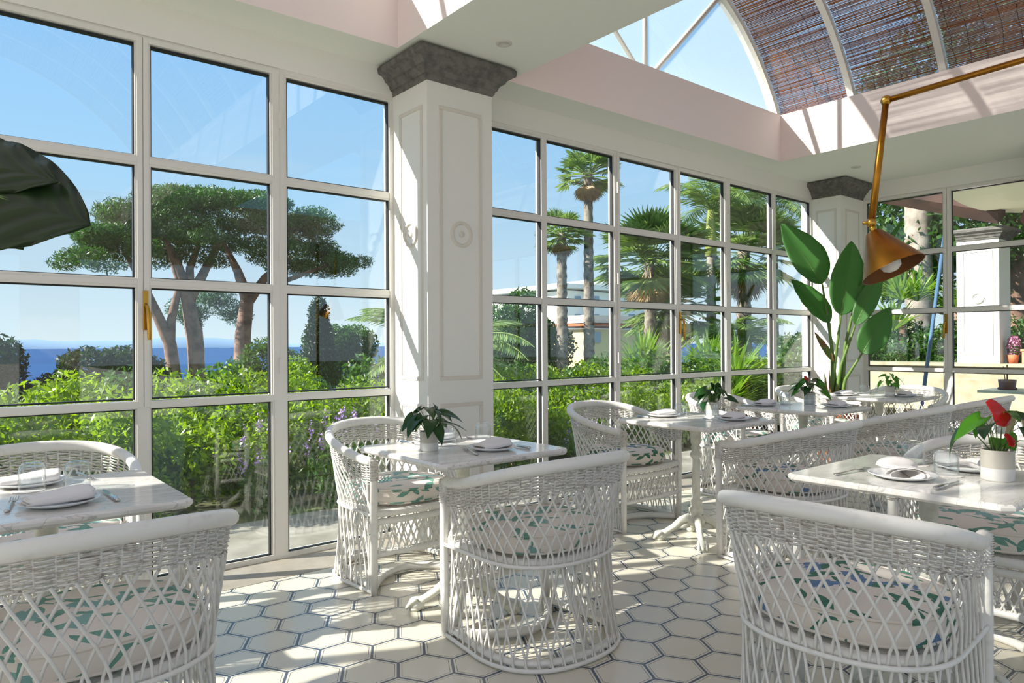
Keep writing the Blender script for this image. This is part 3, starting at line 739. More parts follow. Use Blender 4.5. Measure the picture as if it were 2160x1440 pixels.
for t, d in sets.items():
    w = TN[t]
    for kp, side in (('np', 'near'), ('fp', 'far')):
        x, y = d[kp]; xc, yc = tabs[t]
        put('plate', x, y, ZT, 0, 'white plate at the %s place %s' % (side, w), 1.02)
        if t == 'F': put('napkin2', x, y, ZT+.009, .6 if side == 'near' else 1.6, 'white twisted napkin on the %s plate %s' % (side, w))
        else: put('napkin', x, y, ZT+.007, .15 if side == 'near' else -.1, 'white folded napkin on the %s plate %s' % (side, w))
    for (x, y), side in zip(d['gl'], ('first', 'second')):
        q = 'farther from the near plate' if (t in 'ABCE' and side == 'first') or (t in 'DF' and side == 'second') else 'closer to the near plate'
        q = {'A': ('left', 'right'), 'B': ('right', 'left'), 'C': ('left', 'right'), 'D': ('left', 'right'), 'E': ('left', 'right'), 'F': ('nearer', 'farther')}[t][0 if side == 'first' else 1]
        put('coaster', x-.01, y-.01, ZT, random.random(), 'round paper coaster under the %s tumbler %s' % (q, w))
        put('glass', x, y, ZT+.0025, 0, 'upturned tumbler, the %s one, %s' % (q, w))
    for key, kind, side in (('nf', 'fork', 'near'), ('ff', 'fork', 'far'), ('nk', 'knife', 'near'), ('fk', 'knife', 'far')):
        if d[key]:
            x0, y0, x1, y1 = d[key]; put(kind, (x0+x1)/2, (y0+y1)/2, ZT, ang(x0, y0, x1, y1), 'steel %s beside the %s plate %s' % (kind, side, w), 1.0)
# ------------------------------------------------------------------ potted anthuriums
def heart(L_, Wd, droop, nu=9, nv=9):
    """leaf grid along +Y, base notch, tip; returns list of rows"""
    G = []
    for i in range(nu):
        u = i/(nu-1)
        w = Wd*(math.sin(PI*min(1, (u+.12)/1.12)**.62))**.9*(1-.15*u) if u < 1 else 0
        row = []
        for j in range(nv):
            v = j/(nv-1)*2-1
            y = L_*(u-.16*(1-u)**3*abs(v)*1.2); x = w*v
            z = -droop*L_*u*u+.22*abs(x)*(1-.6*u)-.0
            row.append((x, y, z))
        G.append(row)
    return np.array(G)
def place_leaf(G, base, direction, up=(0, 0, 1), roll=0):
    d = Vector(direction).normalized(); s = d.cross(Vector(up)); s = s.normalized() if s.length > 1e-3 else Vector((1, 0, 0)); n = s.cross(d)
    Mx = np.array([s, d, n]).T
    if roll: c, q = math.cos(roll), math.sin(roll); Mx = Mx@np.array([[c, 0, q], [0, 1, 0], [-q, 0, c]])
    return G@Mx.T+np.array(base)
def anthurium(x, y, label, leaves, seed, sc=1.0, flowers=(), light=0, small=0):
    rng = random.Random(seed); root = thing('potted_anthurium', (x, y, ZT), 0, label, 'potted plant'); root.scale = (sc,)*3
    b = MB(); r = .041
    b.lathe([(0, 0), (r-.004, 0), (r, .004), (r, .036)], (0, 0, 0), 40); b.k = 1; b.lathe([(r, .036), (r, .084), (r-.001, .086), (r-.004, .086), (r-.005, .075)], (0, 0, 0), 40)
    b.k = 2; b.lathe([(r-.0045, .074), (0, .078)], (0, 0, 0), 24)
    b.build('pot', [POTW, POTG, SOIL], root, label='two-tone ceramic pot, white below and greige above')
    for i in range(leaves):
        a = i*2.399+rng.uniform(-.3, .3); k = (i+.5)/leaves
        reach = .03+.085*k*rng.uniform(.8, 1.15); h = .19-.085*k+rng.uniform(-.015, .015)
        if small: reach *= .8
        p0 = Vector((.012*math.cos(a), .012*math.sin(a), .076)); p1 = Vector((reach*math.cos(a), reach*math.sin(a), h+.0))
        mid = (p0+p1)/2+Vector((0, 0, .02)); 
        st = MB(); st.tube([p0, mid, p1], [.0018, .0016, .0013], 5)
        Lf = rng.uniform(.072, .108)*(.75 if small else 1); 
        G = heart(Lf, Lf*.36, rng.uniform(.2, .6)); d = (math.cos(a+rng.uniform(-.4, .4)), math.sin(a), rng.uniform(-.9, .1))
        b = MB(); b.grid(place_leaf(G, p1, d, roll=rng.uniform(-.5, .5)))
        lf = b.build('leaf', ANTHL if rng.random() < light else ANTH, root, solid=.0008); st.build('stem', STEM, lf)
    for (fx, fy, fz, s_) in flowers:
        st = MB(); st.tube([(0, 0, .076), (fx*.5, fy*.5, .076+(fz-.076)*.6), (fx, fy, fz)], .0016, 5)
        b = MB(); G = heart(.055*s_, .036*s_, .15); b.grid(place_leaf(G, (fx-.02*s_, fy+.0, fz), (.85, -.5, -.05), up=(-.55, -.7, .55))); fl = b.build('flower', REDF, root, solid=.001, label='red heart-shaped flower'); st.build('flower_stem', STEM, fl)
    return root
anthurium(1.705, 2.665, 'potted anthurium with dark drooping leaves and no flower, in front of the big pillar', 17, 3)
anthurium(3.92, 2.74, 'potted anthurium on the first table right of the pillar, dark round leaves', 13, 5)
anthurium(5.17, 2.745, 'potted anthurium with one dark red flower, before the strelitzia', 18, 9, flowers=((-.02, .02, .19, .7),), light=.4)
anthurium(6.36, 2.66, 'small bright green potted anthurium on the farthest table', 9, 12, light=.9, small=1)
anthurium(2.79, .82, 'potted anthurium with large red flowers in the right foreground', 9, 21, 1.2, flowers=((.02, .01, .185, 1.25), (-.01, -.03, .115, .6)), light=.6)
anthurium(.02, 2.70, 'potted anthurium on the leftmost table, at the left edge', 12, 31)
# ------------------------------------------------------------------ strelitzia in the corner
def bigleaf(L_, Wd, curve, fold, nu=22, nv=9, flip=0):
    G = []; UVs = []
    for i in range(nu):
        u = i/(nu-1); w = Wd*(math.sin(PI*u**.8)**.75)*(1-.1*u) if 0 < u < 1 else 0
        row = []
        for j in range(nv):
            v = j/(nv-1)*2-1
            row.append((w*v, L_*u, -curve*L_*u*u+fold*abs(w*v)+.004*math.sin(u*26+v*3)*abs(v)**2)); UVs.append((v*.5, u*L_*4+abs(v)*.5))
        G.append(row)
    return np.array(G), UVs
def add_bigleaf(root, base, tip, Wd, nrm, matl=BIGLEAF, curve=.1, fold=.25, name='leaf', solid=.002):
    base, tip = Vector(base), Vector(tip); L_ = (tip-base).length
    G, uv = bigleaf(L_, Wd, curve, fold); b = MB(); b.grid(place_leaf(G, base, tip-base, nrm))
    o = b.build(name, matl, root, solid=solid); u = o.data.uv_layers.new(name='UVMap')
    u.data.foreach_set('uv', np.array([uv[l.vertex_index] for l in o.data.loops]).ravel())
    rib = MB(); k = 12; ptsr = []
    for i in range(k):
        q = i/(k-1); ptsr.append((0, L_*q, -curve*L_*q*q-.003))
    rib.tube(place_leaf(np.array(ptsr), base, tip-base, nrm), np.linspace(.008, .002, k), 6)
    rib.build('midrib', STEM, o)
    return o
PX, PY = 7.02, 3.46
root = thing('potted_strelitzia', (0, 0, 0), 0, 'tall strelitzia with large banana-like leaves in a terracotta pot by the corner pillar', 'potted plant')
b = MB(); b.lathe([(0, 0), (.15, 0), (.16, .02), (.20, .46), (.215, .47), (.22, .52), (.20, .53), (.19, .50)], (PX, PY, 0), 40); b.build('pot', TERRA, root)
b = MB(); b.lathe([(.19, .50), (0, .51)], (PX, PY, 0), 24); b.build('soil', SOIL, root)
FN = -Fv
leafs = [((6.93, 3.54, 1.80), (6.757, 3.86, 2.45), .215, .05, (0.1, .1, .1)), ((6.955, 3.479, 1.41), (6.80, 3.80, 1.86), .15, .0, (.3, 0, 0)), ((6.985, 3.38, 1.48), (7.04, 3.27, 2.22), .185, .08, (.0, 0, 0)),
         ((7.05, 3.27, 1.38), (7.15, 3.05, 1.92), .10, .0, (-.5, 0, 0)), ((7.03, 3.20, 1.10), (7.15, 2.98, 1.55), .14, .05, (-.3, 0, 0)), ((7.08, 3.25, 1.75), (7.22, 2.92, 2.40), .07, -.05, (.6, 0, 0))]
for i, (bs, tp, wd, cv, nn) in enumerate(leafs):
    o = add_bigleaf(root, bs, tp, wd, (FN.x+nn[0], FN.y+nn[1], .35+nn[2]), BIGLEAF, cv, .28)
    o_ = MB(); a = i*1.05; p0 = Vector((PX+.05*math.cos(a), PY+.05*math.sin(a), .50)); p2 = Vector(bs); mid = p0.lerp(p2, .5)+Vector((0, 0, .05))+(Vector((PX, PY, 0))-Vector((mid_x := (p0.x+p2.x)/2, (p0.y+p2.y)/2, 0)))*.3
    o_.tube([p0, p0.lerp(mid, .5), mid, mid.lerp(p2, .55), p2], [.026, .021, .016, .013, .009], 8); o_.build('stalk', STEM, root)
DRY = mat('dry brown sheath', '#7b5a38', .8, noise=(9, '#5d7434', .45, .6))
for i in range(9):
    a = i*.75; p0 = (PX+.07*math.cos(a), PY+.07*math.sin(a), .5); p1 = (PX+.09*math.cos(a), PY+.10*math.sin(a), .78+.04*i % .2)
    b = MB(); b.tube([p0, ((p0[0]+p1[0])/2, (p0[1]+p1[1])/2, .66), p1], [.024, .018, .004], 7, flat=.5); b.build('sheath', DRY, root)
# curled small leaf low on the left
add_bigleaf(root, (6.97, 3.45, 1.02), (6.88, 3.60, 1.32), .035, FN, DRY, 0, .5)
# big dark leaf close to the camera, from a plant standing left of the frame
root = thing('potted_monstera', (-.75, 1.25, 0), 0, 'large dark green leaf of a potted plant at the upper left edge', 'potted plant')
b = MB(); b.lathe([(0, 0), (.13, 0), (.17, .34), (.18, .36), (.165, .36), (.155, .32)], (0, 0, 0), 32); b.build('pot', TERRA, root)
b = MB(); b.lathe([(.157, .32), (0, .33)], (0, 0, 0), 20); b.build('soil', SOIL, root)
def near(px, py, d):
    v = Fv+R2*((px-1080)/FPX)-U2*((py-720)/FPX); return Vector((0, 0, 1.22))+v*d-Vector((-.75, 1.25, 0))
A0, A1 = near(-230, 345, 1.25), near(184, 468, 1.18)
add_bigleaf(root, A0, A1, .125, Vector((-.5, -.75, .45)), DARKLEAF, .02, -.12)
add_bigleaf(root, near(-220, 300, 1.27), near(118, 378, 1.21), .07, Vector((-.5, -.75, .45)), DARKLEAF, .02, -.12)
add_bigleaf(root, near(-260, 470, 1.35), near(50, 512, 1.45), .05, Vector((-.3, -.5, 1)), DARKLEAF, .05, -.2)
for q, tgt in ((0, A0), (1, near(-260, 470, 1.35))):
    b = MB(); b.tube([(.02*q, 0, .33), (.0, .05, .8), (tgt.x*.7, tgt.y*.7, 1.25), tgt], [.012, .01, .008, .006], 7); b.build('stalk', STEM, root)
# ------------------------------------------------------------------ brass lamp with jointed arm
K = 3.05
def rp(px, py, k): 
    v = Fv+R2*((px-1080)/FPX)-U2*((py-720)/FPX); return np.array(Vector((0, 0, 1.22))+v*k)
root = thing('wall_lamp', (0, 0, 0), 0, 'brass lamp with jointed arm and cone shade hanging above the right tables', 'lamp')
j1 = rp(1869, 212, K); j2 = rp(1838, 470, K); far = rp(2160, 126, 2.75); armend = far+(far-j1)*.9
b = MB(); b.tube([j1, far, armend], .0125, 12); b.build('upper_arm', BRASS, root)
b = MB(); b.tube([j1, j1*.5+j2*.5, j2], [.013, .0145, .0145], 12); b.build('lower_arm', BRASS, root)
b = MB(); b.lathe([(0, -.022), (.016, -.016), (.021, 0), (.016, .016), (0, .022)], j1, 16); b.lathe([(0, -.012), (.02, -.01), (.02, .01), (0, .012)], j1, 12, ax=tuple(Fv))
b.build('joint', GOLDH, root)
b = MB(); b.lathe([(0, -.022), (.016, -.016), (.022, 0), (.016, .016), (0, .022)], j2, 16); b.tube([j2-np.array(R2)*.035, j2], [.008, .005], 8); b.build('joint', GOLDH, root)
tp = rp(1842, 490, K); rc = rp(1861, 557, K+.01); ax = Vector(rc-tp); tilt = (ax.normalized()+Vector(-Fv)*.42).normalized()
Ls = .185; R0, R1 = .034, .128
b = MB(); b.lathe([(0, -.004), (R0*.6, -.004), (R0, .004), (R1, Ls)], tp, 56, ax=tuple(tilt)); b.k = 1
b.lathe([(R1-.0012, Ls), (R0-.002, .006), (0, .004)], tp, 56, ax=tuple(tilt)); b.k = 0; b.lathe([(R1, Ls), (R1+.001, Ls+.001), (R1-.0012, Ls)], tp, 56, ax=tuple(tilt)); b.build('shade', [BRASS, BRASSIN], root, label='brass cone shade')
b = MB(); b.tube([j2, tp+np.array(tilt)*.01], [.012, .016], 12); b.build('neck', GOLDH, root)
b = MB(); b.lathe([(.0, .03), (.017, .03), (.018, .08), (.030, .10), (.042, .13), (.044, .15), (.038, .175), (.02, .188), (0, .191)], tp, 28, ax=tuple(tilt)); b.build('bulb', BULB, root)
# lamp post it hangs from, right of the frame
b = MB(); b.tube([armend, armend*np.array((1, 1, 0))+np.array((0, 0, .03))], .015, 12); b.lathe([(0, 0), (.16, 0), (.16, .02), (.03, .035), (.015, .05)], armend*np.array((1, 1, 0)), 28); b.build('post', BRASS, root)
# ------------------------------------------------------------------ OUTSIDE
ORD = 'first second third fourth fifth sixth seventh eighth ninth tenth eleventh twelfth thirteenth fourteenth fifteenth sixteenth seventeenth eighteenth nineteenth twentieth'.split()
ORD += ['twenty-'+o for o in ORD[:9]]+['thirtieth']
def leafmat2(name, c1, c2, tr, k=.35, rough=.45):
    m = mat(name, c1, rough, trans=(tr, k)); nt = m.node_tree; b = nt.nodes['Principled BSDF']; g = nt.nodes.new('ShaderNodeNewGeometry')
    mx = nt.nodes.new('ShaderNodeMix'); mx.data_type = 'RGBA'; mx.inputs['A'].default_value = lin(c1); mx.inputs['B'].default_value = lin(c2)
    nt.links.new(g.outputs['Random Per Island'], mx.inputs['Factor']); nt.links.new(mx.outputs['Result'], b.inputs['Base Color']); return m
PINE = leafmat2('pine needles', '#16300f', '#41681f', '#3d7016')
HEDGE = leafmat2('citrus leaves', '#1f420a', '#7a9614', '#a0c412', .42, .4)
BUSHD = leafmat2('dark shrub leaves', '#13240d', '#2f4519', '#2f5012')
BUSHM = leafmat2('mid green leaves', '#1a3a12', '#456f22', '#508020')
PALMG = leafmat2('palm green', '#3d6226', '#96ab62', '#8fb04c')
PALMD = leafmat2('dry palm fronds', '#8a7244', '#b89a66', '#a88a50')
CYPR = leafmat2('cypress green', '#10220f', '#2c4420', '#26481c')
BARK = mat('pine bark', '#8d6f5f', .9, noise=(2.5, '#5b4438', .4, .65), bump=(6, .8))
PBARK = mat('palm trunk', '#8f867a', .9, noise=(6, '#4c443c', .4, .65), bump=(14, .8))
SEA = mat('sea water', '#0d3f70', .7, noise=(.004, '#124a7c', .3, .7), spec=.2)
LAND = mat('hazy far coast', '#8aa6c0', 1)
EARTH = mat('garden soil', '#4a4632', .95, noise=(1.2, '#55642c', .4, .6))
rng0 = np.random.RandomState(11)
def leaves(centers, size, rng, asp=.5, up=0.0):
    n = len(centers); a = rng.normal(size=(n, 3)); a[:, 2] += up; a /= np.linalg.norm(a, axis=1)[:, None]
    c = rng.normal(size=(n, 3)); c -= a*(a*c).sum(1)[:, None]; c /= np.linalg.norm(c, axis=1)[:, None]
    s = size*rng.uniform(.6, 1.3, n)[:, None]; A = a*s; B = c*s*asp
    return np.stack([centers-A, centers+B*.9, centers+A, centers-B*.9], 1)
def blob(rng, n, rx, ry, rz, o=(0, 0, 0), shell=.5):
    d = rng.normal(size=(n, 3)); d /= np.linalg.norm(d, axis=1)[:, None]; r = (shell+(1-shell)*rng.rand(n))[:, None]
    return d*r*np.array((rx, ry, rz))+np.array(o)
def crown(name, matl, parent, blobs, n, size, seed, asp=.5, shell=.55, up=0):
    rng = np.random.RandomState(seed); b = MB(); b.smooth = False; vol = np.array([q[3]*q[4]*q[5] for q in blobs])**.667; vol /= vol.sum(); Q = []
    for q, w in zip(blobs, vol): Q.append(leaves(blob(rng, max(4, int(n*w)), q[3], q[4], q[5], q[:3], shell), size, rng, asp, up))
    b.quads(np.concatenate(Q)); return b.build(name, matl, parent)
# ground
b = MB(); b.box(-60, XR+.09, 4.12, 60, -.5, -.02) if False else None
b = MB(); b.smooth = False
G = []
for y, z in ((4.12, -.03), (6, -.05), (12, -.4), (25, -1.2), (45, -5), (80, -25), (120, -62)): G.append([(x, y, z) for x in (-120, -20, 0, 8.16 if y < 9 else 12, 60 if y > 9 else 8.17, 200 if y > 9 else 8.18)])
b.grid(G); struct(b.build('ground_garden', EARTH))
b = MB(); b.smooth = False; b.add([(8.17, 4.1, -.44), (60, 4.1, -.44), (60, 12, -.44), (8.17, 12, -.44), (8.17, -60, -.44), (60, -60, -.44)], [(0, 1, 2, 3), (4, 5, 1, 0)]); struct(b.build('ground_side', EARTH))
b = MB(); b.smooth = False; b.add([(-80, -60, -.15), (8.1, -60, -.15), (8.1, -4.62, -.15), (-80, -4.62, -.15), (-80, 4.12, -.15), (-6.15, 4.12, -.15), (-6.15, -4.62, -.15)], [(0, 1, 2, 3), (3, 6, 5, 4)]); struct(b.build('ground_terrace_back', mat('pale paving for light bounce', '#c9c2b4', .8)))  # unseen ground behind the room, kept pale to bounce light inside
b = MB(); b.smooth = False; b.add([(-40000, 100, -62), (40000, 100, -62), (40000, 40000, -62), (-40000, 40000, -62)], [(0, 1, 2, 3)]); tag(b.build('sea', SEA), 'blue sea stretching to the far coast', 'sea', kind='stuff')
b = MB(); rr = np.random.RandomState(4); xs = np.linspace(-9000, 26000, 90); zz = 110+90*np.sin(xs/2600)+50*np.sin(xs/900+1)+rr.normal(0, 10, 90); zz = np.clip(zz, 30, 999)
b.grid([[(x, 21000, -64) for x in xs], [(x, 21300, z) for x, z in zip(xs, zz)], [(x, 26000, -64) for x in xs]]); tag(b.build('far_coast', LAND), 'pale hazy coastline on the sea horizon', 'coast')
# path outside the glass
b = MB(); b.box(-6, 8.1, 4.13, 5.0, -.06, -.012); struct(b.build('path', mat('grey garden paving', '#8d8a80', .8, noise=(4, '#6f6b60', .4, .7))))
# stone pine
def pine(name, label, trunks, blobs, n, size, seed):
    t = thing(name, (0, 0, 0), 0, label, 'tree')
    for pts, rads in trunks:
        b = MB(); b.tube(pts, rads, 10); b.build('trunk', BARK, t)
    crown('crown', PINE, t, blobs, n, size, seed, .28, .45, .35); return t
rp_ = np.random.RandomState(2); bl = []
for i in range(120):
    u = rp_.uniform(-1, 1); v = rp_.uniform(-1, 1); 
    x = 9.3+5.3*u; h = 4.1+3.4*(1-abs(u)**2.6)**.55*(1-.15*v*v)
    lo = 4.3+.5*(1-u*u)*(1 if x > 6 else 0); z = rp_.uniform(lo, max(lo+.2, h-.4)); s = rp_.uniform(.5, .85)
    if i < 60: z = h-.35
    bl.append((x, 30+3.0*v, z, s*1.15, s*1.1, s*.62))
tr = [([(7.6, 30, -2.5), (7.45, 30, -.4), (7.25, 30, 1.3), (6.85, 30, 2.3), (6.3, 30, 3.6), (5.6, 30, 4.9)], [.30, .27, .24, .2, .14, .07]), ([(7.25, 30, 1.3), (7.3, 30, 2.2), (7.6, 30, 3.6), (7.2, 30, 5)], [.2, .17, .12, .06]),
      ([(8.3, 30, -2.5), (8.3, 30, -.4), (8.15, 30, 1.5), (7.9, 30, 3.2), (7.5, 30, 4.5), (7, 30, 5.6)], [.36, .33, .29, .26, .18, .08]), ([(7.95, 30, 3.0), (8.5, 30, 4.1), (9.2, 30, 5.6)], [.24, .18, .08]), ([(8.0, 30, 3.0), (8.0, 30, 4.3), (8.2, 29, 5.6)], [.2, .15, .08]),
      ([(10.4, 31, -2.5), (10.35, 31, -.4), (10.4, 31, 1.6), (10.6, 31, 3.2), (10.2, 31, 4.4), (9.6, 31, 5.6)], [.40, .38, .33, .28, .18, .08]), ([(10.5, 31, 2.9), (11.4, 31, 4.2), (12.6, 31, 5.2)], [.25, .17, .07]), ([(11, 31, 3.6), (12.4, 30, 4.2), (13.8, 30, 4.8)], [.13, .1, .05])]
pine('stone_pine', 'broad umbrella-shaped stone pine with bare leaning trunks behind the left window', tr, bl, 100000, .085, 5)
pine('stone_pine', 'smaller pine with loose low branches, beside the right trunk of the big stone pine', [([(9.9, 36, -3), (10.1, 36, 1), (10, 36, 3)], [.2, .15, .08])], [(9.6+q, 34, 3.1+.5*math.sin(q*3), .75, .8, .55) for q in np.linspace(-.9, 1.6, 7)]+[(9.2, 34, 2.3, .5, .5, .5)], 9000, .07, 8)
# cypress and distant shrubs
def tree(name, label, cat, x, y, z0, blobs, matl, n, size, seed, trunk=None, asp=.5, group=None):
    t = thing(name, (x, y, z0), 0, label, cat, group)
    b = MB(); tt = trunk or (.12, 1.0); b.tube([(0, 0, -1.5), (0.02, 0, tt[1])], [tt[0], tt[0]*.6], 7); b.build('trunk', BARK, t)
    crown('foliage', matl, t, blobs, n, size, seed, asp); return t
tree('cypress', 'dark pointed cypress seen through the window left of the big pillar', 'tree', 8.95, 20, -.8, [(0, 0, 1+.22*k, .72*(1-k/13)**.7*(1+.15*math.sin(k*2.3)), .6*(1-k/13)**.7, .36) for k in range(11)], CYPR, 9000, .06, 3)
tree('garden_tree', 'round leafy tree right of the cypress', 'tree', 10.1, 21, -.8, [(-.3, 0, 2.1, .9, .8, .6), (.5, 0, 2.0, .8, .8, .7), (0, 0, 1.3, 1.2, .9, .8)], BUSHM, 9000, .07, 14)
tree('garden_tree', 'dark rounded tree at the far left in front of the sea', 'tree', .9, 20, -1.2, [(0, 0, 2.1, .9, .8, .7), (-.5, 0, 1.5, .9, .8, .9), (.3, 0, 1.3, .7, .7, .9)], BUSHD, 9000, .07, 15)
tree('garden_tree', 'broad low tree in front of the sea, left of the window handle', 'tree', 3.2, 20, -1.2, [(-.9, 0, 1.3, .6, .6, .5), (-.2, 0, 1.85, .75, .7, .6), (.6, 0, 1.9, .7, .7, .55), (1.1, 0, 1.6, .6, .6, .6), (.2, 0, 1.1, 1.3, .8, .6)], BUSHD, 12000, .07, 16)
tree('garden_tree', 'hazy grey-green tree between the pine trunks', 'tree', 8.8, 24, -1.5, [(0, 0, 2.1, .9, .8, .9), (.8, 0, 1.8, .7, .7, .8), (-.7, 0, 1.7, .6, .6, .6)], BUSHM, 9000, .06, 17)
tree('garden_tree', 'leafy tree behind the reflected floor lamp, just right of the big pillar', 'tree', 12.4, 15, -.8, [(-.3, 0, 2.4, .8, .7, .8), (.3, 0, 2.9, .6, .6, .7), (0, 0, 1.4, 1.1, .8, .9), (.9, 0, 2.0, .7, .6, .8), (-1.0, 0, 1.6, .8, .7, .9)], BUSHM, 14000, .06, 18)
tree('garden_tree', 'dense grey-green tree behind the two tall palms', 'tree', 14.3, 17, -.8, [(0, 0, 2.3, 1.2, .9, .8), (1.2, 0, 1.9, 1.0, .8, .8), (-1.0, 0, 2.0, 1.0, .8, .8), (0, 0, 1.1, 2.0, 1, 1)], BUSHD, 14000, .07, 19)
# palms
def palm_fan(name, label, x, y, z0, h, r, seed, nf=34, cr_=1.25, lean=0, dry=.25):
    t = thing(name, (x, y, z0), 0, label, 'palm tree'); rng = np.random.RandomState(seed)
    b = MB(); zz = np.linspace(0, h, 44); b.tube([(lean*(z/h)**2, 0, z) for z in zz], [r*(1.25-.35*z/h)*(1+.13*(i % 2)) for i, z in enumerate(zz)], 10); b.build('trunk', PBARK, t)
    for isdry in (0, 1):
        b = MB(); b.smooth = False
        for i in range(nf if not isdry else int(nf*dry)):
            a = rng.uniform(0, 2*PI); el = rng.uniform(-.55, 1.15) if not isdry else rng.uniform(-1.5, -.95)
            d = np.array((math.cos(a)*math.cos(el), math.sin(a)*math.cos(el), math.sin(el))); ln = cr_*rng.uniform(.45, .6)*(1 if not isdry else .75)
            o = np.array((lean, 0, h-.05)); hub = o+d*ln+np.array((0, 0, -.05*ln)); b.tube([o, hub], .014, 4, cap=False)
            s = np.cross(d, (0, 0, 1)); s /= np.linalg.norm(s)+1e-9; up = np.cross(s, d)
            Q = []; R_ = cr_*rng.uniform(.42, .55)*(.62 if isdry else 1)
            for q in np.linspace(-1.35, 1.35, 21):
                f = d*math.cos(q)+s*math.sin(q); w = np.cross(f, up)*R_*.045+up*R_*.02*(-1)**int(q*20)
                m_ = hub+f*R_*.6; e = hub+f*R_+np.array((0, 0, -.14*R_*(1-.4*math.cos(q))))+up*rng.uniform(-.06, .06)*R_
                Q.append([hub, m_+w, e, m_-w])
            b.quads(np.array(Q))
        b.build('fronds' if not isdry else 'dry_fronds', PALMG if not isdry else PALMD, t)
    return t
def palm_feather(name, label, x, y, z0, h, r, seed, nf=20, ln=2.0, droop=.9, el0=(.1, 1.2), trunkmat=None, shaft=0):
    t = thing(name, (x, y, z0), 0, label, 'palm tree'); rng = np.random.RandomState(seed)
    b = MB(); zz = np.linspace(0, h, 36); b.tube([(0, 0, z) for z in zz], [r*(1.15-.25*z/h)*(1+.06*(i % 2)) for i, z in enumerate(zz)], 10); b.build('trunk', trunkmat or PBARK, t)
    if shaft: b = MB(); b.tube([(0, 0, h-.02), (0, 0, h+shaft*.5), (0, 0, h+shaft)], [r*1.3, r*1.15, r*.7], 10); b.build('crownshaft', mat('pale green crownshaft', '#a5ad5c', .5), t); h += shaft
    for i in range(nf):
        b = MB(); b.smooth = False; a = i*2.4+rng.uniform(-.3, .3); el = rng.uniform(*el0); k = 15; P = []
        hd = np.array((math.cos(a), math.sin(a), 0)); p = np.array((0, 0, h)); ln_ = ln*rng.uniform(.8, 1.1)
        for j in range(k): P.append(p.copy()); e = el-droop*2*(j/k)**1.3; p = p+(hd*math.cos(e)+np.array((0, 0, math.sin(e))))*ln_/k
        b.tube(P, np.linspace(.02, .005, k), 4, cap=False); P = np.array(P); T = np.gradient(P, axis=0); T /= np.linalg.norm(T, axis=1)[:, None]; s = np.array((-hd[1], hd[0], 0)); Q = []
        for q in np.linspace(.12, .99, 42):
            f = q*(k-1); j = min(int(f), k-2); pp = P[j]+(P[j+1]-P[j])*(f-j); tt = T[j]; up = np.cross(s, tt); L_ = ln_*.24*math.sin(PI*min(1, q*.85+.18))**.6
            for sg in (-1, 1):
                d = s*sg*.8+tt*.55+np.array((0, 0, -.35+rng.uniform(-.12, .12))); d /= np.linalg.norm(d); w = tt*ln_*.010
                Q.append([pp-w, pp+d*L_*.5-w, pp+d*L_, pp+d*L_*.5+w])
        b.quads(np.array(Q)); b.build('frond', PALMG, t)
    return t
palm_fan('fan_palm', 'tallest fan palm with long bare trunk, right of the big pillar', 14.25, 14, -.8, 6.75, .125, 1, 46, 1.0, 0, .8)
palm_fan('fan_palm', 'fan palm just left of the tallest one', 13.22, 14, -.8, 5.0, .13, 2, 40, .85, 0, .6)
palm_fan('fan_palm', 'bushy fan palm against the white building', 16.87, 14, -.8, 4.5, .15, 3, 60, 2.0, 0, .3)
palm_fan('fan_palm', 'thick-crowned fan palm near the corner of the window wall', 21.9, 14, -.8, 5.2, .22, 4, 60, 2.2, 0, .35)
palm_fan('fan_palm', 'low fan palm behind the centre casement', 18.6, 14.5, -.8, 3.2, .2, 6, 50, 1.9, 0, .2)
palm_feather('royal_palm', 'feather palm with smooth yellow-green crownshaft', 20.0, 14, -.8, 4.9, .15, 5, 18, 2.6, .95, (.2, 1.3), mat('smooth grey palm trunk', '#8c8578', .8), 1.5)
palm_feather('feather_palm', 'feather palm whose frond hangs into the upper corner of the window wall', 24.6, 14.5, -.8, 7.3, .2, 15, 22, 3.2, .9)
palm_feather('feather_palm', 'feather palm frond arching in from behind the big pillar', 5.15, 7.6, -.3, 1.3, .13, 7, 18, 1.5, .75)
palm_feather('feather_palm', 'low feather palm between the fan palms', 18.4, 12, -.8, 2.0, .2, 9, 22, 2.3, .9)
# citrus hedge: individual bushes
def bushmesh(seed, matl, n=5200, size=.036, flat=1):
    rng = np.random.RandomState(seed); b = MB(); b.smooth = False; Q = []
    cs = [(rng.uniform(-.38, .38), rng.uniform(-.3, .3), rng.uniform(.15, .85)*flat) for _ in range(13)]
    for c in cs: Q.append(leaves(blob(rng, n//13, .27, .27, .24, c, .5), size, rng, .42))
    b.quads(np.concatenate(Q)); return b.mesh('foliage', matl)
BM = [bushmesh(1, HEDGE), bushmesh(2, HEDGE), bushmesh(3, HEDGE)]; BD = [bushmesh(4, BUSHM), bushmesh(5, BUSHM)]
BM_STEM = MB(); BM_STEM.tube([(0, 0, -.1), (.02, .01, .5)], [.02, .012], 6); BMS = BM_STEM.mesh('stem', BARK)
def bush(me, x, y, z, s, label, group, name='shrub'):
    t = thing(name, (x, y, z), random.uniform(0, 6.28), label, 'shrub', group); t.scale = (s, s, s)
    o = bpy.data.objects.new('foliage', me); C.objects.link(o); o.parent = t
    o = bpy.data.objects.new('stem', BMS); C.objects.link(o); o.parent = t
rb = random.Random(5)
for i in range(15):
    x = -.9+i*.62; y = 5.75+rb.uniform(-.1, .15); zt = 1.0 if x > 1.2 else 1.05
    s = (.95 if x < 3.6 else .82)+rb.uniform(-.05, .06); bush(BM[i % 3], x, y, -.05, s, '%s citrus bush from the left in the front hedge row outside' % ORD[i], 'citrus bushes in the front hedge row')
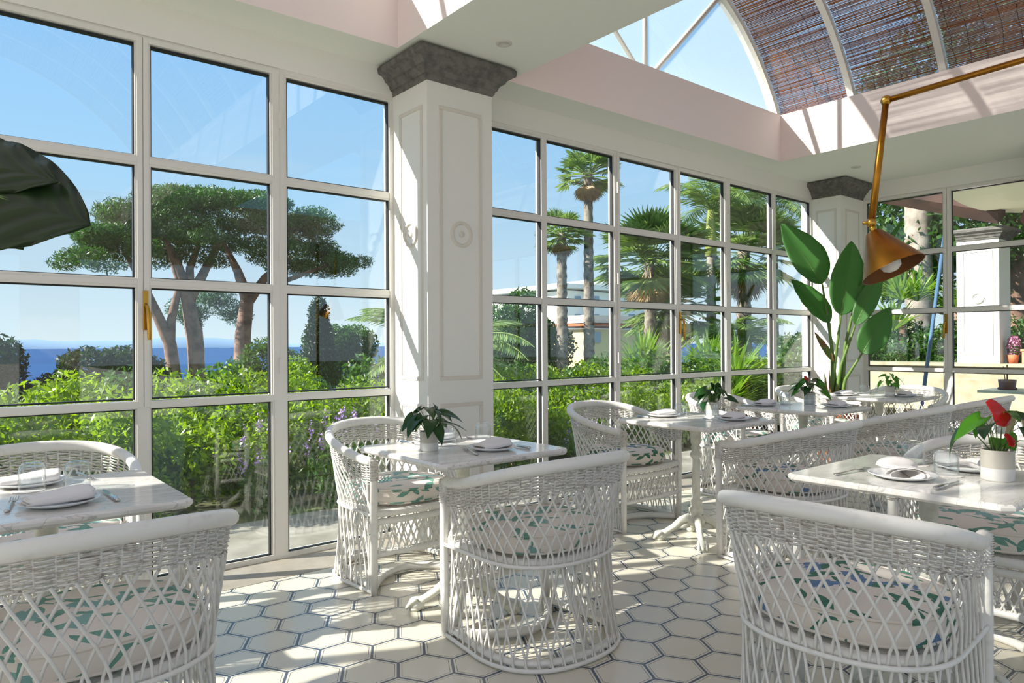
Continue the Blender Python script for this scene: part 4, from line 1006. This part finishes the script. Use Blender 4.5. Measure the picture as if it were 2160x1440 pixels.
for i in range(22):
    x = -.6+i*.66; y = 6.9+rb.uniform(-.2, .2); s = 1.02+rb.uniform(-.06, .08); bush(BM[(i+1) % 3], x, y, -.1, s, '%s citrus bush from the left in the second hedge row' % ORD[i], 'citrus bushes in the second hedge row')
for i in range(30):
    x = 1+i*.85; y = 9.5+rb.uniform(-.6, .6); bush(BD[i % 2] if i % 3 else BM[i % 3], x, y, -.3, 1.2+rb.uniform(-.1, .15), '%s garden shrub from the left in the row behind the hedges' % ORD[i], 'shrubs behind the hedges')
for i in range(9):
    x = 9.0+i*.9; bush(BD[i % 2], x, 7.0+.25*(i % 3), -.4, 1.45+.12*(i % 2), '%s green shrub from the left beyond the window wall corner' % ORD[i], 'shrubs beyond the corner')
FLW = mat('purple flowers', '#9a7cc0', .7)
for i, (x, y) in enumerate(((2.35, 5.05), (2.6, 5.1), (5.1, 5.1), (1.9, 5.2))):
    rng = np.random.RandomState(i); b = MB(); b.smooth = False; Q = []; t = thing('purple_flowering_plant', (x, y, -.02), 0, 'purple-flowered stems by the path outside, %s' % ('left of the pillar, nearest it', 'left of the pillar, low spikes', 'right of the pillar behind a chair', 'under the cypress view')[i], 'plant')
    g = MB(); g.smooth = False; gq = []
    for k in range(9):
        a = rng.uniform(0, 6.28); tx, ty, h = .18*math.cos(a), .12*math.sin(a), rng.uniform(.35, .7); g.tube([(0, 0, 0), (tx*.5, ty*.5, h*.5), (tx, ty, h)], .003, 4, cap=False)
        Q.append(leaves(np.array([(tx, ty, h)])+rng.normal(0, .012, (26, 3))*np.array((1, 1, 3.5)), .010, rng, .8)); gq.append(leaves(rng.uniform(0, 1, (30, 1))*np.array((tx, ty, h*.8))+rng.normal(0, .03, (30, 3)), .03, rng, .3))
    g.quads(np.concatenate(gq)); g.build('stem', BUSHM, t); b.quads(np.concatenate(Q)); b.build('flowers', FLW, t)
# buildings beyond the palms
BW = mat('white building wall', '#f2f4f4', .8); BWIN = mat('blue-grey window', '#7c95ab', .3); YEL = mat('yellow plaster', '#d3c48e', .8); TILE = mat('orange roof tiles', '#b5623a', .8, bump=(8, .5))
t = thing('white_building', (0, 0, 0), 0, 'white flat-roofed building behind the tall palms', 'building')
def rect(px0, py0, px1, py1, Y, dep, name, matl, parent):
    def w(px, py): v = Fv+R2*((px-1080)/FPX)-U2*((py-720)/FPX); return Vector((0, 0, 1.22))+v*(Y/v.y)
    a, c = w(px0, py0), w(px1, py1); b = MB(); b.box(min(a.x, c.x), max(a.x, c.x), Y, Y+dep, min(a.z, c.z), max(a.z, c.z)); return b.build(name, matl, parent)
rect(1196, 612, 1440, 835, 40, 10, 'wall', BW, t); rect(1190, 606, 1450, 614, 39.5, 10, 'cornice', BW, t); rect(1245, 590, 1440, 607, 43, 5, 'roof_terrace', BW, t)
for i in range(6): rect(1214+i*38, 624, 1226+i*38, 642, 39.9, .2, 'window', BWIN, t)
for i in range(6): rect(1214+i*38, 662, 1226+i*38, 684, 39.9, .2, 'window', BWIN, t)
t = thing('yellow_house', (0, 0, 0), 0, 'low yellow house with orange tiled roof edge, right of the tall palm', 'building')
rect(1240, 694, 1420, 800, 30, 5, 'wall', YEL, t); rect(1236, 682, 1430, 690, 29.6, 5, 'roof', TILE, t); rect(1240, 664, 1430, 684, 30.5, 4, 'parapet', mat('pale parapet', '#c9d4c4', .8), t); rect(1252, 700, 1268, 722, 29.9, .2, 'window', BWIN, t)
rect(1345, 698, 1358, 722, 29.9, .2, 'window', BWIN, t)
# terrace to the right: parapet, pillar, balusters, yucca, awning, pergola
CREAM = mat('cream plaster', '#a59e88', .8, noise=(5, '#8f8870', .4, .7)); WOOD = mat('dark brown timber', '#4a3229', .8, noise=(3, '#2f211c', .4, .7)); REDW = mat('red-brown board', '#8a4634', .6)  # board is redder and lighter than the dark timber
b = MB(); b.box(11.5, 11.9, -2, 5.9, .20, .86); b.box(11.42, 11.98, -2, 5.9, .86, .905); struct(b.build('wall_terrace', CREAM))
b = MB(); b.box(11.5, 11.9, -2, 5.9, -.45, -.36); struct(b.build('trim_6', CREAM))
for i in range(28):
    y = -1.5+i*.26
    b = MB(); b.lathe([(.05, 0), (.05, .03), (.035, .05), (.05, .12), (.072, .22), (.065, .32), (.04, .44), (.03, .48), (.05, .52), (.05, .56)], (11.7, y, -.36), 18)
    tag(b.build('baluster', BW), '%s vase-shaped white baluster from the right in the terrace wall' % ORD[i], 'baluster', 'balusters of the terrace wall')
b = MB(); b.box(12.1, 12.25, -3, 5.9, -.45, .3); struct(b.build('wall_terrace_back', CREAM))
t = thing('terrace_pillar', (0, 0, 0), 0, 'sunlit white square pillar outside with a round boss', 'pillar')
b = MB(); b.box(11.5, 11.98, 3.345, 3.872, .905, 2.66); b.build('shaft', PLASTER, t)
b = MB(); frustum_stack(b, 11.5, 11.98, 3.345, 3.872, [(z-.15, e) for z, e in CAPP]); b.build('capital', STONE, t)
m = MB(); 
def fx2(b, a, c, e, g, d): b.box(11.5-d, 11.501, a, c, e, g)
panelring(m, fx2, 3.42, 3.80, 1.03, 2.5, .02, .012); m.lathe([(.085, 0), (.08, .02), (.06, .02), (.055, 0)], (11.5, 3.61, 1.83), 32, (-1, 0, 0)); m.lathe([(.03, 0), (.02, .02), (0, .024)], (11.5, 3.61, 1.83), 20, (-1, 0, 0)); m.build('moulding', PLASTER, t)
b = MB(); b.smooth = False; b.tube([(11.4, 5.9, 3.87), (11.3, 3.25, 2.95)], .14, 4); t = tag(b.build('pergola_beam', WOOD), 'dark brown timber beam sloping outside the right hand window', 'beam')
b = MB(); b.smooth = False; b.tube([(11.75, 3.1, 2.92), (13.6, 1.0, 3.1)], .14, 4); tag(b.build('pergola_beam', REDW), 'red-brown beam behind the outdoor pillar, under the awning', 'beam')
b = MB(); G = []
for u in np.linspace(0, 1, 13): G.append([(8.4+5.0*u, 3.05+.35*math.sin(u*3)-4.5*v+(.0), 2.98+.22*u+.0*v-.10*math.sin(PI*u)) for v in np.linspace(0, 1, 9)])
b.grid(G); tag(b.build('awning', mat('cream canvas', '#e2e0d2', .8, trans=('#dedbc8', .35)), solid=.01), 'cream canvas awning stretched outside over the terrace', 'awning')
b = MB(); pa, pb = rp(1992, 496, 9.2), rp(1948, 828, 8.4); b.tube([pa, pb, pb+(pb-pa)*.35], .022, 8); tag(b.build('parasol_pole', mat('blue-grey painted pole', '#4f6d8c', .4)), 'leaning blue-grey pole outside the right hand window', 'pole')
b = MB(); zz = np.linspace(-1, 7, 60); b.tube([(17.2, 6.55, z) for z in zz], [.27*(1+.05*(i % 2)) for i in range(60)], 14); tag(b.build('palm_trunk', mat('ringed grey trunk', '#a39a8f', .9, noise=(4, '#6b645c', .4, .7), bump=(9, .8))), 'thick ringed grey palm trunk outside the right hand window', 'tree trunk')
def yucca(x, y, z, label, seed, n=70, ln=.75):
    rng = np.random.RandomState(seed); t = thing('yucca', (x, y, z), 0, label, 'shrub'); b = MB(); b.smooth = False; Q = []
    for k in range(3):
        o = np.array((rng.uniform(-.3, .3), rng.uniform(-.3, .3), rng.uniform(-.1, .5)))
        for i in range(n):
            d = rng.normal(size=3); d[2] = abs(d[2])+.25; d /= np.linalg.norm(d); s = np.cross(d, (0, 0, 1)); s /= np.linalg.norm(s)+1e-6; L_ = ln*rng.uniform(.6, 1.1)
            m_ = o+d*L_*.55; e = o+d*L_+np.array((0, 0, -.12*L_)); Q.append([o, m_+s*.028, e, m_-s*.028])
    b.quads(np.array(Q)); b.build('leaves', leafmat2('yucca leaves', '#3f6a1e', '#9ab84a', '#9cc63c', .4), t)
    b = MB(); b.tube([(0, 0, -1.6), (0, 0, .1)], .06, 8); b.build('stem', BARK, t)
yucca(13.2, 5.3, 1.5, 'spiky yucca with bright sword leaves outside the right hand window', 1)
yucca(13.4, 4.5, 1.6, 'spiky yucca nearer the outdoor pillar', 2)
for i, (x, y, z, s) in enumerate(((9.5, 8.2, .3, 0), (11.2, 8.0, .5, 0), (8.2+1.5, 6.2, .2, 0))): yucca(x, y, z, 'spiky strappy plant beyond the corner, %s' % ('left one', 'right one', 'front one')[i], 10+i, 80, .9)
for i in range(14):
    bush(BD[i % 2], 13.0+.5*(i % 2), 2.9+.33*i, .1+.4*(i % 2), 1.15, '%s green shrub from the right behind the terrace parapet' % ORD[i], 'shrubs behind the terrace parapet')
tree('garden_tree', 'tall leafy tree behind the terrace, upper right window', 'tree', 19, 5.2, 0, [(rp_.uniform(-1.6, 1.6), rp_.uniform(-2.4, 3.2), rp_.uniform(2.4, 7.0), 1.3, 1.3, .9) for _ in range(22)], BUSHM, 34000, .09, 33, (.3, 4))
tree('garden_tree', 'large tree seen through the reed blinds above', 'tree', 14.6, 2.6, 0, [(rp_.uniform(-1.2, 1.8), rp_.uniform(-3.6, 2.6), rp_.uniform(5.0, 9.3), 1.3, 1.3, 1.0) for _ in range(26)], BUSHM, 44000, .09, 34, (.3, 6))
# terracotta planter with geraniums, outdoor table and chair
t = thing('planter', (11.7, 2.95, .905), 0, 'terracotta trough of pink geraniums on the terrace wall', 'planter')
b = MB(); b.box(-.11, .11, -.42, .16, 0, .17); b.box(-.125, .125, -.435, .175, .17, .20); b.build('trough', mat('light terracotta', '#d29a70', .8), t, bevel=.006)
crown('foliage', BUSHM, t, [(0, -.15, .30, .16, .32, .13)], 900, .03, 40); crown('flowers', mat('pink petals', '#e08aa0', .6), t, [(0, -.2, .42, .15, .2, .09), (0, .0, .36, .12, .12, .08)], 500, .022, 41, .9)
t = thing('planter', (11.7, 3.25, .905), 0, 'pot of dull pink flowers beside the outdoor pillar', 'planter')
b = MB(); b.lathe([(0, 0), (.06, 0), (.08, .12), (.07, .12)], (0, 0, 0), 20); b.build('pot', TERRA, t); crown('flowers', mat('mauve petals', '#b97a9a', .6), t, [(0, -.02, .24, .08, .09, .16)], 400, .022, 42, .9); crown('foliage', BUSHM, t, [(0, -.02, .2, .08, .09, .12)], 300, .02, 43)
GRN = mat('pale green painted metal', '#b9c8bb', .5)
t = thing('terrace_table', (10.1, 2.55, -.42), 0, 'grey-green metal table on the terrace outside', 'table')
b = MB(); b.box(-.35, .35, -.55, .52, 1.02, 1.05); b.build('tabletop', GRN, t); b = MB(); b.tube([(0, 0, 1.02), (0, 0, .03)], .03, 10); b.lathe([(0, 0), (.22, 0), (.2, .03), (0, .04)], (0, 0, 0), 24); b.build('pedestal', GRN, t)
t = thing('small_planter', (10.1, 2.86, .6305), 0, 'dark red pot standing on the outdoor metal table', 'pot')
b = MB(); b.lathe([(0, 0), (.10, 0), (.10, .02), (.085, .03), (.095, .12), (.08, .12), (.075, .10), (0, .10)], (0, 0, 0), 24); b.build('pot', mat('oxblood glaze', '#5a2a26', .4), t); b = MB(); b.tube([(0, 0, .1), (0, 0, .3)], .008, 6); b.tube([(0, .02, .1), (0, .04, .28)], .005, 6); b.build('stem', BARK, t)
t = thing('terrace_chair', (9.9, 2.0, -.42), .6, 'pale green metal chair with cushion on the terrace', 'chair')
b = MB(); b.box(-.22, .22, -.22, .22, .62, .70); b.build('cushion', GRN, t, bevel=.02)
for sx_ in (-1, 1):
    for sy_ in (-1, 1): b = MB(); b.tube([(.2*sx_, .2*sy_, .62), (.23*sx_, .23*sy_, 0)], .009, 6); b.build('leg', GRN, t)
b = MB(); b.tube([(-.21, .2, .62), (-.23, .25, 1.05), (0, .27, 1.12), (.23, .25, 1.05), (.21, .2, .62)], .01, 6); b.build('backrest', GRN, t)
